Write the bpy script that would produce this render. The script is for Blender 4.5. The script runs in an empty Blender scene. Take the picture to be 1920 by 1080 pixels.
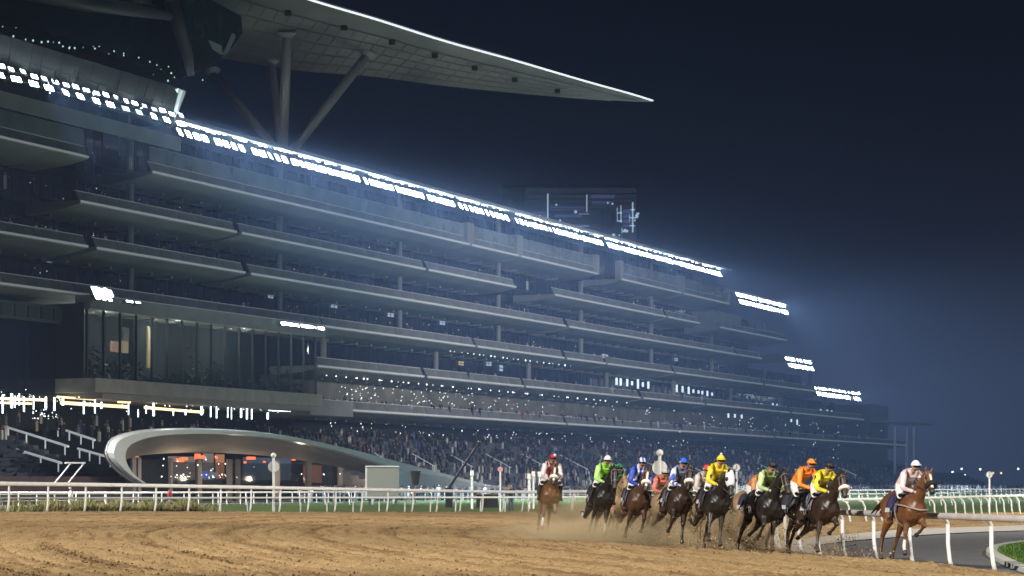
import bpy, bmesh, math, random
import numpy as np
from mathutils import Vector, Matrix
R = math.radians
random.seed(7); rng = np.random.default_rng(11)
S = bpy.context.scene
COL = S.collection

# ------------------------------------------------------------------ camera
F, VH, CZ = 4000.0, 907.0, 2.0            # focal length and horizon in px of a 1920 px wide frame, eye height
cam = bpy.data.cameras.new('camera'); camo = bpy.data.objects.new('camera', cam); COL.objects.link(camo)
camo.location = (0, 0, CZ); camo.rotation_euler = (R(90), 0, 0)
cam.sensor_width = 36; cam.lens = 36 * F / 1920; cam.shift_y = (VH - 540) / 1920
cam.clip_start = 0.5; cam.clip_end = 6000
cam.dof.use_dof = True; cam.dof.focus_distance = 52; cam.dof.aperture_fstop = 4.0
S.camera = camo

# ------------------------------------------------------------------ night sky
W = bpy.data.worlds.new('World'); S.world = W; W.use_nodes = True
nt = W.node_tree; nt.nodes.clear()
wo = nt.nodes.new('ShaderNodeOutputWorld'); bg = nt.nodes.new('ShaderNodeBackground')
tc = nt.nodes.new('ShaderNodeTexCoord'); sx = nt.nodes.new('ShaderNodeSeparateXYZ'); cr = nt.nodes.new('ShaderNodeValToRGB')
nt.links.new(tc.outputs['Generated'], sx.inputs[0]); nt.links.new(sx.outputs['Z'], cr.inputs[0])
nt.links.new(cr.outputs[0], bg.inputs[0]); nt.links.new(bg.outputs[0], wo.inputs[0])
e = cr.color_ramp.elements
e[0].position = 0.0; e[0].color = (.0205, .0265, .0560, 1)
e[1].position = 0.30; e[1].color = (.0010, .0022, .0055, 1)
for p, c in ((.045, (.0195, .0265, .0545, 1)), (.075, (.0130, .0182, .0385, 1)), (.11, (.0040, .0056, .0150, 1)), (.20, (.0018, .0034, .0085, 1))):
    x = e.new(p); x.color = c
bg.inputs[1].default_value = 1.0

# ------------------------------------------------------------------ floodlight masts of the course (outside the frame)
def flood(name, loc, target, power, size, col=(1, .95, .88), spot=70):
    l = bpy.data.lights.new(name, 'SPOT'); l.energy = power; l.color = col
    l.spot_size = R(spot); l.spot_blend = .6; l.shadow_soft_size = size
    o = bpy.data.objects.new(name, l); COL.objects.link(o); o.location = loc
    o.rotation_euler = (Vector(target) - Vector(loc)).to_track_quat('-Z', 'Y').to_euler()
    return o
flood('course_floodlight', (-42, 4, 40), (3, 60, 0), 420000, 1.2, spot=40)
flood('course_floodlight', (46, 2, 40), (5, 56, 0), 230000, 1.2, spot=40)
flood('course_floodlight', (-62, 62, 40), (-8, 104, 0), 300000, 2.5, spot=60)
flood('course_floodlight', (85, 85, 40), (24, 118, 0), 420000, 2.5, spot=62)
flood('course_floodlight', (-75, 165, 36), (-12, 185, 0), 520000, 2.5, spot=75)
flood('course_floodlight', (120, 215, 36), (62, 285, 2), 560000, 2.5, spot=62)
flood('course_floodlight', (112, 135, 38), (42, 165, 0), 620000, 2.5, (1, .95, .80), spot=46)
flood('course_floodlight', (105, 190, 24), (15, 300, 20), 95000, 3, (.85, .92, 1), spot=80)

S.view_settings.view_transform = 'Standard'; S.view_settings.look = 'None'
S.view_settings.gamma = 1; S.view_settings.exposure = 0; S.view_settings.use_curve_mapping = False
S.render.engine = 'CYCLES'
S.cycles.use_denoising = True; S.cycles.max_bounces = 5; S.cycles.volume_bounces = 0
S.cycles.diffuse_bounces = 2; S.cycles.glossy_bounces = 2; S.cycles.transmission_bounces = 4; S.cycles.transparent_max_bounces = 12
S.cycles.sample_clamp_indirect = 4; S.cycles.caustics_reflective = False; S.cycles.caustics_refractive = False
S.cycles.volume_step_rate = 1.0; S.cycles.volume_max_steps = 128
S.cycles.use_light_tree = True

# ------------------------------------------------------------------ helpers
MATS = {}
def mat(name, col, rough=.6, metal=0, var=0, scale=8, bump=0, emit=None, es=0, spec=.5, alpha=1, sample=True, detail=6, col2=None, stretch=None):
    if name in MATS: return MATS[name]
    m = bpy.data.materials.new(name); m.use_nodes = True; n = m.node_tree; b = n.nodes['Principled BSDF']
    b.inputs['Base Color'].default_value = (*col, 1); b.inputs['Roughness'].default_value = rough
    b.inputs['Metallic'].default_value = metal; b.inputs['Specular IOR Level'].default_value = spec
    b.inputs['Alpha'].default_value = alpha
    if var or bump or col2:
        t = n.nodes.new('ShaderNodeTexCoord'); no = n.nodes.new('ShaderNodeTexNoise')
        no.inputs['Scale'].default_value = scale; no.inputs['Detail'].default_value = detail
        src = t.outputs['Object']
        if stretch:
            mp = n.nodes.new('ShaderNodeMapping'); mp.inputs['Scale'].default_value = stretch
            n.links.new(src, mp.inputs[0]); src = mp.outputs[0]
        n.links.new(src, no.inputs['Vector'])
        if var or col2:
            r = n.nodes.new('ShaderNodeValToRGB'); n.links.new(no.outputs[0], r.inputs[0])
            a = col if col2 else tuple(c * (1 - var) for c in col); z = col2 or tuple(min(1, c * (1 + var)) for c in col)
            r.color_ramp.elements[0].position = .3; r.color_ramp.elements[1].position = .7
            r.color_ramp.elements[0].color = (*a, 1); r.color_ramp.elements[1].color = (*z, 1)
            n.links.new(r.outputs[0], b.inputs['Base Color'])
        if bump:
            bp = n.nodes.new('ShaderNodeBump'); bp.inputs['Strength'].default_value = bump; bp.inputs['Distance'].default_value = .02
            n.links.new(no.outputs[0], bp.inputs['Height']); n.links.new(bp.outputs[0], b.inputs['Normal'])
    if emit:
        b.inputs['Emission Color'].default_value = (*emit, 1); b.inputs['Emission Strength'].default_value = es
    if not sample: m.cycles.emission_sampling = 'NONE'
    MATS[name] = m
    return m

class MB:
    """collects shapes with their material index and links them as ONE mesh object"""
    def __init__(s): s.v = []; s.f = []; s.m = []
    def add(s, vs, fs, mi=0):
        o = len(s.v); s.v += [tuple(x) for x in vs]; s.f += [tuple(i + o for i in f) for f in fs]; s.m += [mi] * len(fs)
    def box(s, x0, x1, y0, y1, z0, z1, mi=0, M=None):
        vs = [Vector((x, y, z)) for z in (z0, z1) for y in (y0, y1) for x in (x0, x1)]
        if M: vs = [M @ v for v in vs]
        s.add(vs, [(0, 2, 3, 1), (4, 5, 7, 6), (0, 1, 5, 4), (2, 6, 7, 3), (0, 4, 6, 2), (1, 3, 7, 5)], mi)
    def loft(s, rings, mi=0, caps=True, closed=True):
        n = len(rings[0]); vs = [p for r in rings for p in r]; fs = []
        for i in range(len(rings) - 1):
            for j in range(n if closed else n - 1):
                k = (j + 1) % n; fs.append((i * n + j, i * n + k, (i + 1) * n + k, (i + 1) * n + j))
        if caps and closed: fs.append(tuple(range(n - 1, -1, -1))); fs.append(tuple((len(rings) - 1) * n + j for j in range(n)))
        s.add(vs, fs, mi)
    def tube(s, pts, rad, n=8, mi=0, caps=True, flat=1.0, side=None):
        """round (or flattened: half-width r*flat along `side`) tube through pts"""
        pts = [Vector(p) for p in pts]
        if not hasattr(rad, '__len__'): rad = [rad] * len(pts)
        rings = []; prev = None
        for i, p in enumerate(pts):
            d = (pts[min(i + 1, len(pts) - 1)] - pts[max(i - 1, 0)]).normalized()
            if side is not None: u = Vector(side)
            elif prev is None: u = Vector((0, 0, 1)) if abs(d.z) < .9 else Vector((0, 1, 0))
            else: u = prev
            u = (u - d * u.dot(d)).normalized(); w = d.cross(u); prev = u
            r = rad[i]
            rings.append([p + u * (math.cos(2 * math.pi * j / n) * r * flat) + w * (math.sin(2 * math.pi * j / n) * r) for j in range(n)])
        s.loft(rings, mi, caps)
    def ball(s, c, r, mi=0, n=10, M=None):
        if not hasattr(r, '__len__'): r = (r, r, r)
        c = Vector(c); rings = []
        for i in range(1, n // 2 + 1):
            t = math.pi * i / (n // 2 + 1)
            ring = [Vector((r[0] * math.sin(t) * math.cos(2 * math.pi * j / n), r[1] * math.sin(t) * math.sin(2 * math.pi * j / n), r[2] * math.cos(t))) for j in range(n)]
            rings.append([c + (M @ p if M else p) for p in ring])
        top = Vector((0, 0, r[2])); bot = -top
        if M: top = M @ top; bot = M @ bot
        vs = [p for q in rings for p in q] + [c + top, c + bot]; k = len(rings); fs = []
        for i in range(k - 1):
            for j in range(n): fs.append((i * n + j, (i + 1) * n + j, (i + 1) * n + (j + 1) % n, i * n + (j + 1) % n))
        for j in range(n): fs.append((k * n, j, (j + 1) % n)); fs.append((k * n + 1, (k - 1) * n + (j + 1) % n, (k - 1) * n + j))
        s.add(vs, fs, mi)
    def quad(s, a, b, c, d, mi=0): s.add([a, b, c, d], [(0, 1, 2, 3)], mi)
    def mesh(s, name, mats, smooth=False):
        me = bpy.data.meshes.new(name); me.from_pydata(s.v, [], s.f)
        for m in (mats if isinstance(mats, (list, tuple)) else [mats]): me.materials.append(m)
        if any(s.m): me.polygons.foreach_set('material_index', s.m)
        if smooth: me.polygons.foreach_set('use_smooth', [True] * len(s.f))
        me.update(); return me
    def build(s, name, mats, parent=None, smooth=False):
        return link(name, s.mesh(name, mats, smooth), parent)
def link(name, me, parent=None, loc=None, rz=None):
    o = bpy.data.objects.new(name, me); COL.objects.link(o)
    if parent: o.parent = parent
    if loc is not None: o.location = loc
    if rz is not None: o.rotation_euler = (0, 0, rz)
    return o
def tag(o, label=None, cat=None, group=None, kind=None):
    for k, v in (('label', label), ('category', cat), ('group', group), ('kind', kind)):
        if v: o[k] = v
    return o
def thing(name, label, cat, loc=(0, 0, 0), rz=0, group=None):
    return tag(link(name, None, None, loc, rz), label, cat, group)
ORD = 'first second third fourth fifth sixth seventh eighth ninth tenth eleventh twelfth thirteenth fourteenth fifteenth sixteenth seventeenth eighteenth nineteenth twentieth'.split()
def ordinal(i):
    if i < 20: return ORD[i]
    t, u = divmod(i + 1, 10); return {2: 'twentieth', 3: 'thirtieth', 4: 'fortieth', 5: 'fiftieth'}[t] if not u else {2: 'twenty-', 3: 'thirty-', 4: 'forty-', 5: 'fifty-'}[t] + ORD[u - 1]
def at(u, v, Y): return Vector(((u - 960) / F * Y, Y, CZ + (VH - v) / F * Y))

# ------------------------------------------------------------------ ground
def height_fit():
    P = np.array([(-21.8, 91, .79), (-8.8, 113, .50), (1.3, 130, .28), (9.1, 50, .21), (5, 52, .36), (1.2, 63, .50), (10.8, 47, .03), (9.4, 54, .02),
                  (8.6, 58, .02), (8.4, 66, .0), (-7, 34, .62), (0, 35, .56), (8, 38, .26), (30, 140, 0), (17, 100, 0), (-20, 60, .75), (-30, 80, .85), (-16, 35, .7),
                  (12.6, 84, 0), (24, 105, 0), (60, 200, 0), (40, 150, 0), (11.4, 40, .03), (0, 90, .42)])
    n = len(P); d = np.hypot(P[:, None, 0] - P[None, :, 0], P[:, None, 1] - P[None, :, 1])
    K = np.where(d > 0, d * d * np.log(d + 1e-9), 0) + np.eye(n) * 6
    A = np.zeros((n + 3, n + 3)); A[:n, :n] = K; A[:n, n] = 1; A[:n, n + 1:] = P[:, :2]; A[n:, :n] = A[:n, n:].T
    w = np.linalg.solve(A, np.concatenate([P[:, 2], np.zeros(3)]))
    def h(x, y):
        x = np.asarray(x, float); y = np.asarray(y, float)
        d = np.hypot(x[..., None] - P[:, 0], y[..., None] - P[:, 1])
        return (np.where(d > 0, d * d * np.log(d + 1e-9), 0) @ w[:n]) + w[n] + w[n + 1] * x + w[n + 2] * y
    return h
HT = height_fit()
def gz(x, y): return float(HT(x, y))
def ray_ground(u, v, it=30):
    """where the sight line through a pixel meets the dirt"""
    y = 60.0
    for _ in range(it):
        z = gz((u - 960) / F * y, y); y = .5 * y + .5 * (CZ - z) * F / (v - VH)
    return Vector(((u - 960) / F * y, y, gz((u - 960) / F * y, y)))

# inner edge of the dirt (= line of the near rail, then round the bend)
INNER = [(13.4, 34), (12.2, 40), (11.15, 45), (10.7, 47), (10.2, 49.35), (9.74, 51.7), (9.26, 54), (8.8, 56.4), (8.45, 59), (8.2, 63), (8.3, 67), (9.2, 74), (12.6, 82.5), (17.2, 93), (24.6, 102.6), (35, 115), (60, 140), (110, 185), (200, 260)]
OUTER = [(-17, 20), (-26, 45), (-27, 70), (-21.8, 91), (-8.8, 113), (1.3, 130), (14, 137), (30, 143), (55, 162), (100, 205), (190, 285)]
def resample(pts, n):
    P = np.array(pts, float); d = np.concatenate([[0], np.cumsum(np.hypot(*np.diff(P, axis=0).T))])
    # smooth (Catmull-Rom) then even steps
    out = []
    for i in range(len(P) - 1):
        p0, p1, p2, p3 = P[max(i - 1, 0)], P[i], P[i + 1], P[min(i + 2, len(P) - 1)]
        for t in np.linspace(0, 1, 24, endpoint=False):
            out.append(.5 * ((2 * p1) + (p2 - p0) * t + (2 * p0 - 5 * p1 + 4 * p2 - p3) * t * t + (3 * p1 - p0 - 3 * p2 + p3) * t ** 3))
    out.append(P[-1]); Q = np.array(out); d = np.concatenate([[0], np.cumsum(np.hypot(*np.diff(Q, axis=0).T))])
    t = np.linspace(0, d[-1], n)
    return np.stack([np.interp(t, d, Q[:, 0]), np.interp(t, d, Q[:, 1])], 1)
def grid_sheet(name, A, B, nv, m, zf, smooth=True):
    nu = len(A); t = np.linspace(0, 1, nv)
    XY = A[:, None, :] * (1 - t)[None, :, None] + B[:, None, :] * t[None, :, None]
    Z = zf(XY[..., 0], XY[..., 1]); V = np.concatenate([XY, Z[..., None]], 2).reshape(-1, 3)
    i, j = np.meshgrid(np.arange(nu - 1), np.arange(nv - 1), indexing='ij'); a = (i * nv + j).ravel()
    Fc = np.stack([a, a + nv, a + nv + 1, a + 1], 1)
    me = bpy.data.meshes.new(name); me.from_pydata(V.tolist(), [], Fc.tolist()); me.materials.append(m)
    if smooth: me.polygons.foreach_set('use_smooth', [True] * len(Fc))
    me.update()
    if me.polygons[0].normal.z < 0: me.flip_normals()
    return link(name, me)

def dirt_material():
    m = bpy.data.materials.new('harrowed_sand'); m.use_nodes = True; n = m.node_tree; N = n.nodes; L = n.links; b = N['Principled BSDF']
    b.inputs['Roughness'].default_value = .95; b.inputs['Specular IOR Level'].default_value = .1
    g = N.new('ShaderNodeNewGeometry')
    def noise(scale, detail=5, rough=.6, vec=None):
        x = N.new('ShaderNodeTexNoise'); x.inputs['Scale'].default_value = scale; x.inputs['Detail'].default_value = detail; x.inputs['Roughness'].default_value = rough
        L.new(vec or g.outputs['Position'], x.inputs['Vector']); return x.outputs[0]
    def math_(op, a, b_=None, c=None):
        x = N.new('ShaderNodeMath'); x.operation = op
        for k, q in enumerate((a, b_, c)):
            if q is None: continue
            if isinstance(q, (int, float)): x.inputs[k].default_value = q
            else: L.new(q, x.inputs[k])
        return x.outputs[0]
    sp = N.new('ShaderNodeSeparateXYZ'); L.new(g.outputs['Position'], sp.inputs[0])
    dx = math_('DIVIDE', math_('SUBTRACT', sp.outputs[0], 45), 57); yy = math_('SUBTRACT', sp.outputs[1], 62)
    k = math_('ADD', math_('MULTIPLY', math_('GREATER_THAN', yy, 0), 1 / 98 - 1 / 62), 1 / 62)
    dy = math_('MULTIPLY', yy, k)
    rr = math_('MULTIPLY', math_('SQRT', math_('ADD', math_('MULTIPLY', dx, dx), math_('MULTIPLY', dy, dy))), 57)
    rw = math_('ADD', rr, math_('MULTIPLY', noise(.35, 3), .5))
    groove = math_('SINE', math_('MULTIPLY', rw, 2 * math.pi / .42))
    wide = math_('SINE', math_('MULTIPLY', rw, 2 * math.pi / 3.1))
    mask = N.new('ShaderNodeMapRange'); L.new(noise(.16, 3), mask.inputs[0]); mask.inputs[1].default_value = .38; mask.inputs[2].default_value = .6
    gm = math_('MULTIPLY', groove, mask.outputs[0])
    clump = noise(7, 8, .72); fine = noise(38, 4, .7); big = noise(.3, 4)
    h = math_('ADD', math_('ADD', math_('MULTIPLY', gm, .28), math_('MULTIPLY', clump, 1.5)), math_('MULTIPLY', fine, .6))
    h = math_('ADD', h, math_('MULTIPLY', wide, .12))
    bp = N.new('ShaderNodeBump'); bp.inputs['Strength'].default_value = 1; bp.inputs['Distance'].default_value = .06
    L.new(h, bp.inputs['Height']); L.new(bp.outputs[0], b.inputs['Normal'])
    cr = N.new('ShaderNodeValToRGB'); e = cr.color_ramp.elements
    e[0].position = .3; e[0].color = (.25, .162, .078, 1); e[1].position = .70; e[1].color = (.50, .345, .170, 1)
    L.new(math_('ADD', math_('MULTIPLY', clump, .55), math_('MULTIPLY', big, .45)), cr.inputs[0])
    # shade in the harrow lines, painted as darker sand
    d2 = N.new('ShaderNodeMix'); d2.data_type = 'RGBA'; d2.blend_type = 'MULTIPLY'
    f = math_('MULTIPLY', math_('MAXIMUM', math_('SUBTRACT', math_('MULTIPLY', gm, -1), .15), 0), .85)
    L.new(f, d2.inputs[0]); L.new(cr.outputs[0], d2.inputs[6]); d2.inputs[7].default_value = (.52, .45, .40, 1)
    rut = math_('MULTIPLY', math_('MAXIMUM', math_('SUBTRACT', math_('SINE', math_('MULTIPLY', rw, 2 * math.pi / 2.1)), .80), 0), 5)  # shaded ruts painted as dark arcs
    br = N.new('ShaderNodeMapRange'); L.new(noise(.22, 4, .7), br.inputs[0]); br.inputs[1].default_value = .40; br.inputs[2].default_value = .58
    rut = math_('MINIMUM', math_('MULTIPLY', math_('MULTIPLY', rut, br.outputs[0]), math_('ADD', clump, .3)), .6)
    sp_ = N.new('ShaderNodeMapRange'); L.new(noise(9, 6, .75), sp_.inputs[0]); sp_.inputs[1].default_value = .56; sp_.inputs[2].default_value = .70  # clod shadows painted as dark specks
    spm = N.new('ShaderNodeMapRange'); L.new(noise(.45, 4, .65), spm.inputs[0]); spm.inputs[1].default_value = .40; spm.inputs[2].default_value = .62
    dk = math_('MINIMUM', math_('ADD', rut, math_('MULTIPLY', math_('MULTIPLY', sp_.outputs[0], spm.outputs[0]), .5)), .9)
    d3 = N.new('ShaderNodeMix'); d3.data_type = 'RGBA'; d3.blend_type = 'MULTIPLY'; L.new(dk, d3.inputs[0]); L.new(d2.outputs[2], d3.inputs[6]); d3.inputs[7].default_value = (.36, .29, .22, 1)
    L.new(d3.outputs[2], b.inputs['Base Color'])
    return m

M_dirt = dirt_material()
def zg(x, y): return np.zeros_like(x) - .03
far = link('ground', None); bpy.data.objects.remove(far)
g_ = MB(); g_.quad((-1500, -200, -.6), (1500, -200, -.6), (1500, 3000, -.6), (-1500, 3000, -.6))
tag(g_.build('ground', mat('dark_earth', (.05, .05, .045), .95, var=.3, scale=.05)), kind='structure')
nI = 260
A_in, A_out = resample(INNER, nI), resample(OUTER, nI)
def zdirt(x, y):
    z = HT(x, y)
    n = rng.normal(0, 1, z.shape) * .006
    return z + n
def fine_steps(pts, n):
    D = resample(pts, 3000); w = np.clip(60 / np.maximum(D[:, 1], 20), .12, 2.0) ** 1.6; c = np.concatenate([[0], np.cumsum(w[1:])]); t = np.linspace(0, c[-1], n)
    return np.stack([np.interp(t, c, D[:, 0]), np.interp(t, c, D[:, 1])], 1)
def vnoise(x, y, f, seed):
    g = np.random.default_rng(seed).random((256, 256)); x = x * f + 1000; y = y * f + 1000; i = np.floor(x).astype(int); j = np.floor(y).astype(int); a = x - i; b_ = y - j; a = a * a * (3 - 2 * a); b_ = b_ * b_ * (3 - 2 * b_); i %= 255; j %= 255
    return (g[i, j] * (1 - a) + g[i + 1, j] * a) * (1 - b_) + (g[i, j + 1] * (1 - a) + g[i + 1, j + 1] * a) * b_
def rings(x, y):
    k_ = np.where(y > 62, 1 / 98, 1 / 62); return np.hypot((x - 45) / 57, (y - 62) * k_) * 57
def zdirt(x, y):
    r = rings(x, y) + .5 * vnoise(x, y, .35, 1); m = np.clip((vnoise(x, y, .13, 2) + .5 * vnoise(x, y, .4, 3) - .5) / .35, 0, 1)
    g = np.sin(2 * math.pi * r / .62); deep = np.maximum(0, np.sin(2 * math.pi * r / 2.1) - .86) * 7
    z = HT(x, y) + m * .022 * g - .07 * deep * np.clip(vnoise(x, y, .1, 9) * 2 - .6, 0, 1) + .014 * (vnoise(x, y, 2.2, 4) - .5) + .028 * (vnoise(x, y, 5.5, 5) - .5) * (.4 + m) + .016 * rng.normal(0, 1, x.shape)
    return z
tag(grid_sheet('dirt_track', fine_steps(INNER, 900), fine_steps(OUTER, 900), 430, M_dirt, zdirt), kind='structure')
# turf: from the outer rail to the paved apron in front of the stand
TH = math.atan2(1, .47); P0 = Vector((-39, 249.4, 0)); ST = Matrix.Translation(P0) @ Matrix.Rotation(TH, 4, 'Z')
def Fp(s, n, z): return ST @ Vector((s, -n, z))          # along the stand, out from its front, height
M_turf = mat('turf', (.048, .072, .016), .9, var=.45, scale=.25, spec=.15)
ap = np.array([Fp(-120 + 900 * i / (nI - 1), 25, 0)[:2] for i in range(nI)])
ou = resample([(-140, 60), (-60, 66), (-27.2, 80)] + OUTER[3:] + [(500, 560)], nI)
def zturf(x, y):
    return np.clip(HT(x, y) - .03, 0, .8) * np.clip(1 - (y - 100) / 50, 0, 1) * np.clip((x + 60) / 30, 0, 1)
tag(grid_sheet('turf_track', ou, ap, 60, M_turf, zturf), kind='structure')
M_pave = mat('paving', (.16, .16, .165), .8, var=.15, scale=.5)
apr = MB(); apr.quad(Fp(-140, 25.02, .002), Fp(780, 25.02, .002), Fp(780, -60, .002), Fp(-140, -60, .002))
tag(apr.build('apron', M_pave), kind='structure')
# road inside the bend, its pale verge and the lawn
LAWN = [(13.6, 30), (12.0, 38), (11.35, 44), (11.8, 49), (12.8, 56), (13.9, 62), (15.6, 68), (18.5, 74), (24, 81), (33, 90), (55, 105), (110, 140), (210, 200)]
KERB = [(13.5, 34), (12.3, 40), (11.25, 45), (10.8, 47), (10.35, 49.35), (9.95, 51.7), (9.5, 54), (9.1, 56.4), (8.9, 59), (9.0, 63), (9.5, 67), (10.8, 72), (14.0, 79), (18.8, 87.5), (26.5, 95.5), (37, 105), (62, 126), (114, 165), (205, 235)]
L1, K1, I1 = resample(LAWN, nI), resample(KERB, nI), A_in
M_road = mat('asphalt_road', (.115, .115, .118), .75, var=.18, scale=1.5, bump=.1)
M_verge = mat('pale_sand_verge', (.40, .37, .33), .9, var=.15, scale=2)
tag(grid_sheet('service_road', K1, L1, 10, M_road, lambda x, y: 0 * x - .02), kind='structure')
def zv(x, y): return np.minimum(HT(x, y) - .004, .05) * .5
tag(grid_sheet('road_verge', I1 + 0, K1, 6, M_verge, lambda x, y: 0 * x + .012), kind='structure')
far_l = L1 + np.array([160.0, 0]);
M_lawn = mat('lawn_grass', (.030, .085, .008), .9, var=.4, scale=5, bump=.6, spec=.15)
Lk = L1 + np.array([.16, 0])
tag(grid_sheet('lawn', Lk, far_l, 30, M_lawn, lambda x, y: 0 * x + .07), kind='structure')
k = MB()
for i in range(nI - 1):
    a, b_ = L1[i], L1[i + 1]
    if a[1] > 130: break
    q = [(a[0] - .12, a[1], -.05), (a[0] + .2, a[1], -.05), (b_[0] + .2, b_[1], -.05), (b_[0] - .12, b_[1], -.05)]
    k.add(q + [(x, y, .085) for x, y, _ in q], [(4, 5, 6, 7), (0, 4, 7, 3), (1, 2, 6, 5)])
tag(k.build('kerb', mat('kerb_concrete', (.42, .42, .38), .8, var=.1, scale=3)), kind='structure')

b = MB()
for _ in range(9000):                                           # blades standing on the near lawn
    i = random.randrange(8, int(nI * .42)); t = random.random() ** 1.6; x = L1[i][0] + .22 + t * 6; y = L1[i][1] + random.uniform(-.3, .3)
    if not 44 < y < 80: continue
    a = random.uniform(0, 6.28); dx_, dy_ = math.cos(a) * .012, math.sin(a) * .012; h_ = random.uniform(.04, .11); lx, ly = random.gauss(0, .03), random.gauss(0, .03)
    b.add([(x - dx_, y - dy_, .068), (x + dx_, y + dy_, .068), (x + lx, y + ly, .07 + h_)], [(0, 1, 2)], random.randrange(2))
tag(b.build('grass_blades', [mat('blade_green', (.05, .12, .012), .8), mat('blade_yellow', (.11, .15, .03), .8)]), kind='stuff')
# ------------------------------------------------------------------ grandstand
def su(u, n=0):
    """distance along the stand at which the sight line of column u meets the plane n metres out"""
    k_ = (u - 960) / F; p = Fp(0, n, 0); a = Fp(1, n, 0) - p
    return (k_ * p.y - p.x) / (a.x - k_ * a.y)
def zu(u, v, n=0):
    p = Fp(su(u, n), n, 0); return CZ + (VH - v) / F * p.y
M_conc = mat('pale_cladding', (.30, .30, .31), .7, var=.12, scale=.4)
M_soff = mat('grey_soffit', (.27, .265, .26), .8, var=.12, scale=.3)
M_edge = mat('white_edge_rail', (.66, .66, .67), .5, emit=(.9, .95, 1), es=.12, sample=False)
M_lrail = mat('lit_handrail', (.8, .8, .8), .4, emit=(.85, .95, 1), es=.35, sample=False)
M_para = mat('grey_parapet', (.20, .205, .21), .6, var=.15, scale=.5)
M_glass = mat('dark_glazing', (.012, .016, .026), .12, spec=.6, var=.5, scale=.12)
M_dark = mat('dark_interior', (.012, .014, .020), .9, var=.4, scale=.2)
M_metal = mat('painted_steel', (.24, .245, .26), .45, metal=.3, var=.1, scale=1)
M_balu = mat('balustrade_glass', (.32, .37, .42), .25, spec=.5, var=.25, scale=.3, alpha=.55)
M_wall = mat('lit_back_wall', (.20, .195, .17), .8, var=.35, scale=.25)
M_spark = mat('small_lamp', (1, 1, 1), emit=(.95, 1, 1), es=3, sample=False)
M_warm = mat('warm_lamp', (1, .8, .4), emit=(1, .76, .36), es=2.2, sample=False)
M_tube = mat('cool_tube_lamp', (1, 1, 1), emit=(.80, 1, 1), es=4, sample=False)
M_red = mat('red_lamp', (1, .1, .05), emit=(1, .13, .04), es=2.2, sample=False)
M_win = mat('lit_room', (.5, .4, .25), emit=(.9, .62, .30), es=.30, sample=False)
M_cool = mat('lit_cool_room', (.5, .5, .6), emit=(.55, .75, .95), es=.35, sample=False)

GS = thing('grandstand', 'long tiered grandstand with stepped glass terraces behind the track', 'grandstand', P0, TH)
def gbox(name, m, s0, s1, n0, n1, z0, z1, parent=None, smooth=False):
    b = MB(); b.box(s0, s1, -n1, -n0, z0, z1); return b.build(name, m, parent or GS)
LV = {2: 11.7, 3: 17.2, 4: 22.5, 5: 27.8, 6: 32.6, 7: 37.6}
SEG = {7: [(-140, 165), (285, 880), (884, 972), (976, 1120), (1165, 1277), (1281, 1366)],
       6: [(150, 443), (453, 797), (803, 967), (1040, 1248), (1252, 1312), (1350, 1475)],
       5: [(-140, 164), (181, 459), (470, 1060), (1067, 1380), (1384, 1428)],
       4: [(-140, 606), (608, 890), (895, 1057), (1063, 1135), (1139, 1262), (1267, 1430), (1435, 1560)],
       3: [(597, 795), (801, 981), (986, 1200), (1206, 1320), (1325, 1480), (1485, 1620)],
       2: [(585, 1060), (1064, 1450), (1454, 1700)]}
DEP = 7.5; pane_me = {}
def terrace(l, u0, u1):
    z = LV[l]; s0, s1 = su(u0), su(u1)
    # slab with a sloping soffit: front edge thin, thicker at the back
    b = MB(); pr = [(0, -.05), (0, .22), (-.05, .30), (-DEP, .30), (-DEP, -.95), (-2.5, -.55)]
    b.loft([[(s, -n, z + h) for n, h in pr] for s in (s0, s1)])
    t = b.build('terrace', [M_soff], GS)
    pr = [(-.12, .30), (-.55, 1.35), (-.67, 1.35), (-.30, .30)]; k_ = max(1, round((s1 - s0) / 4.1)); w = (s1 - s0) / k_; key = ('parapet', round(w, 2))
    if key not in pane_me:
        b = MB(); b.loft([[(q, -n, h) for n, h in pr] for q in (.06, w - .06)]); pane_me[key] = b.mesh('parapet_panel', M_para)
    for i in range(k_): link('parapet_panel', pane_me[key], t, (s0 + i * w, random.uniform(-.02, .02), z))
    b = MB(); b.box(s0, s1, -.13, -.002, z + .06, z + .30); b.box(s0, s1, .60, .68, z + 1.36, z + 1.42); b.build('edge_rail', M_edge, t)
    if l == 7:
        b = MB(); b.box(s0 + .2, s1 - .2, .5, .54, z + 1.42, z + 3.1); b.build('balustrade', M_balu, t)
        b = MB(); b.box(s0 + .2, s1 - .2, .48, .56, z + 3.1, z + 3.18); b.build('handrail', M_metal, t)
        for u in (u0, u1):
            if 800 < u < 1400: s = su(u); b = MB(); b.box(s - .7, s + .7, -.1, .9, z, z + 3.4); b.build('pylon', M_conc, t)
    # downstand beams under the slab, one a bay
    b = MB(); s = s0 + 1.5
    while s < s1 - 1: b.box(s, s + .4, 5.2, DEP - .05, z - 1.05, z - .7); s += 4.1
    o = b.build('soffit_beam', M_soff, t); o['kind'] = 'stuff'
for l, ss in SEG.items():
    for u0, u1 in ss: terrace(l, u0, u1)
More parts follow.
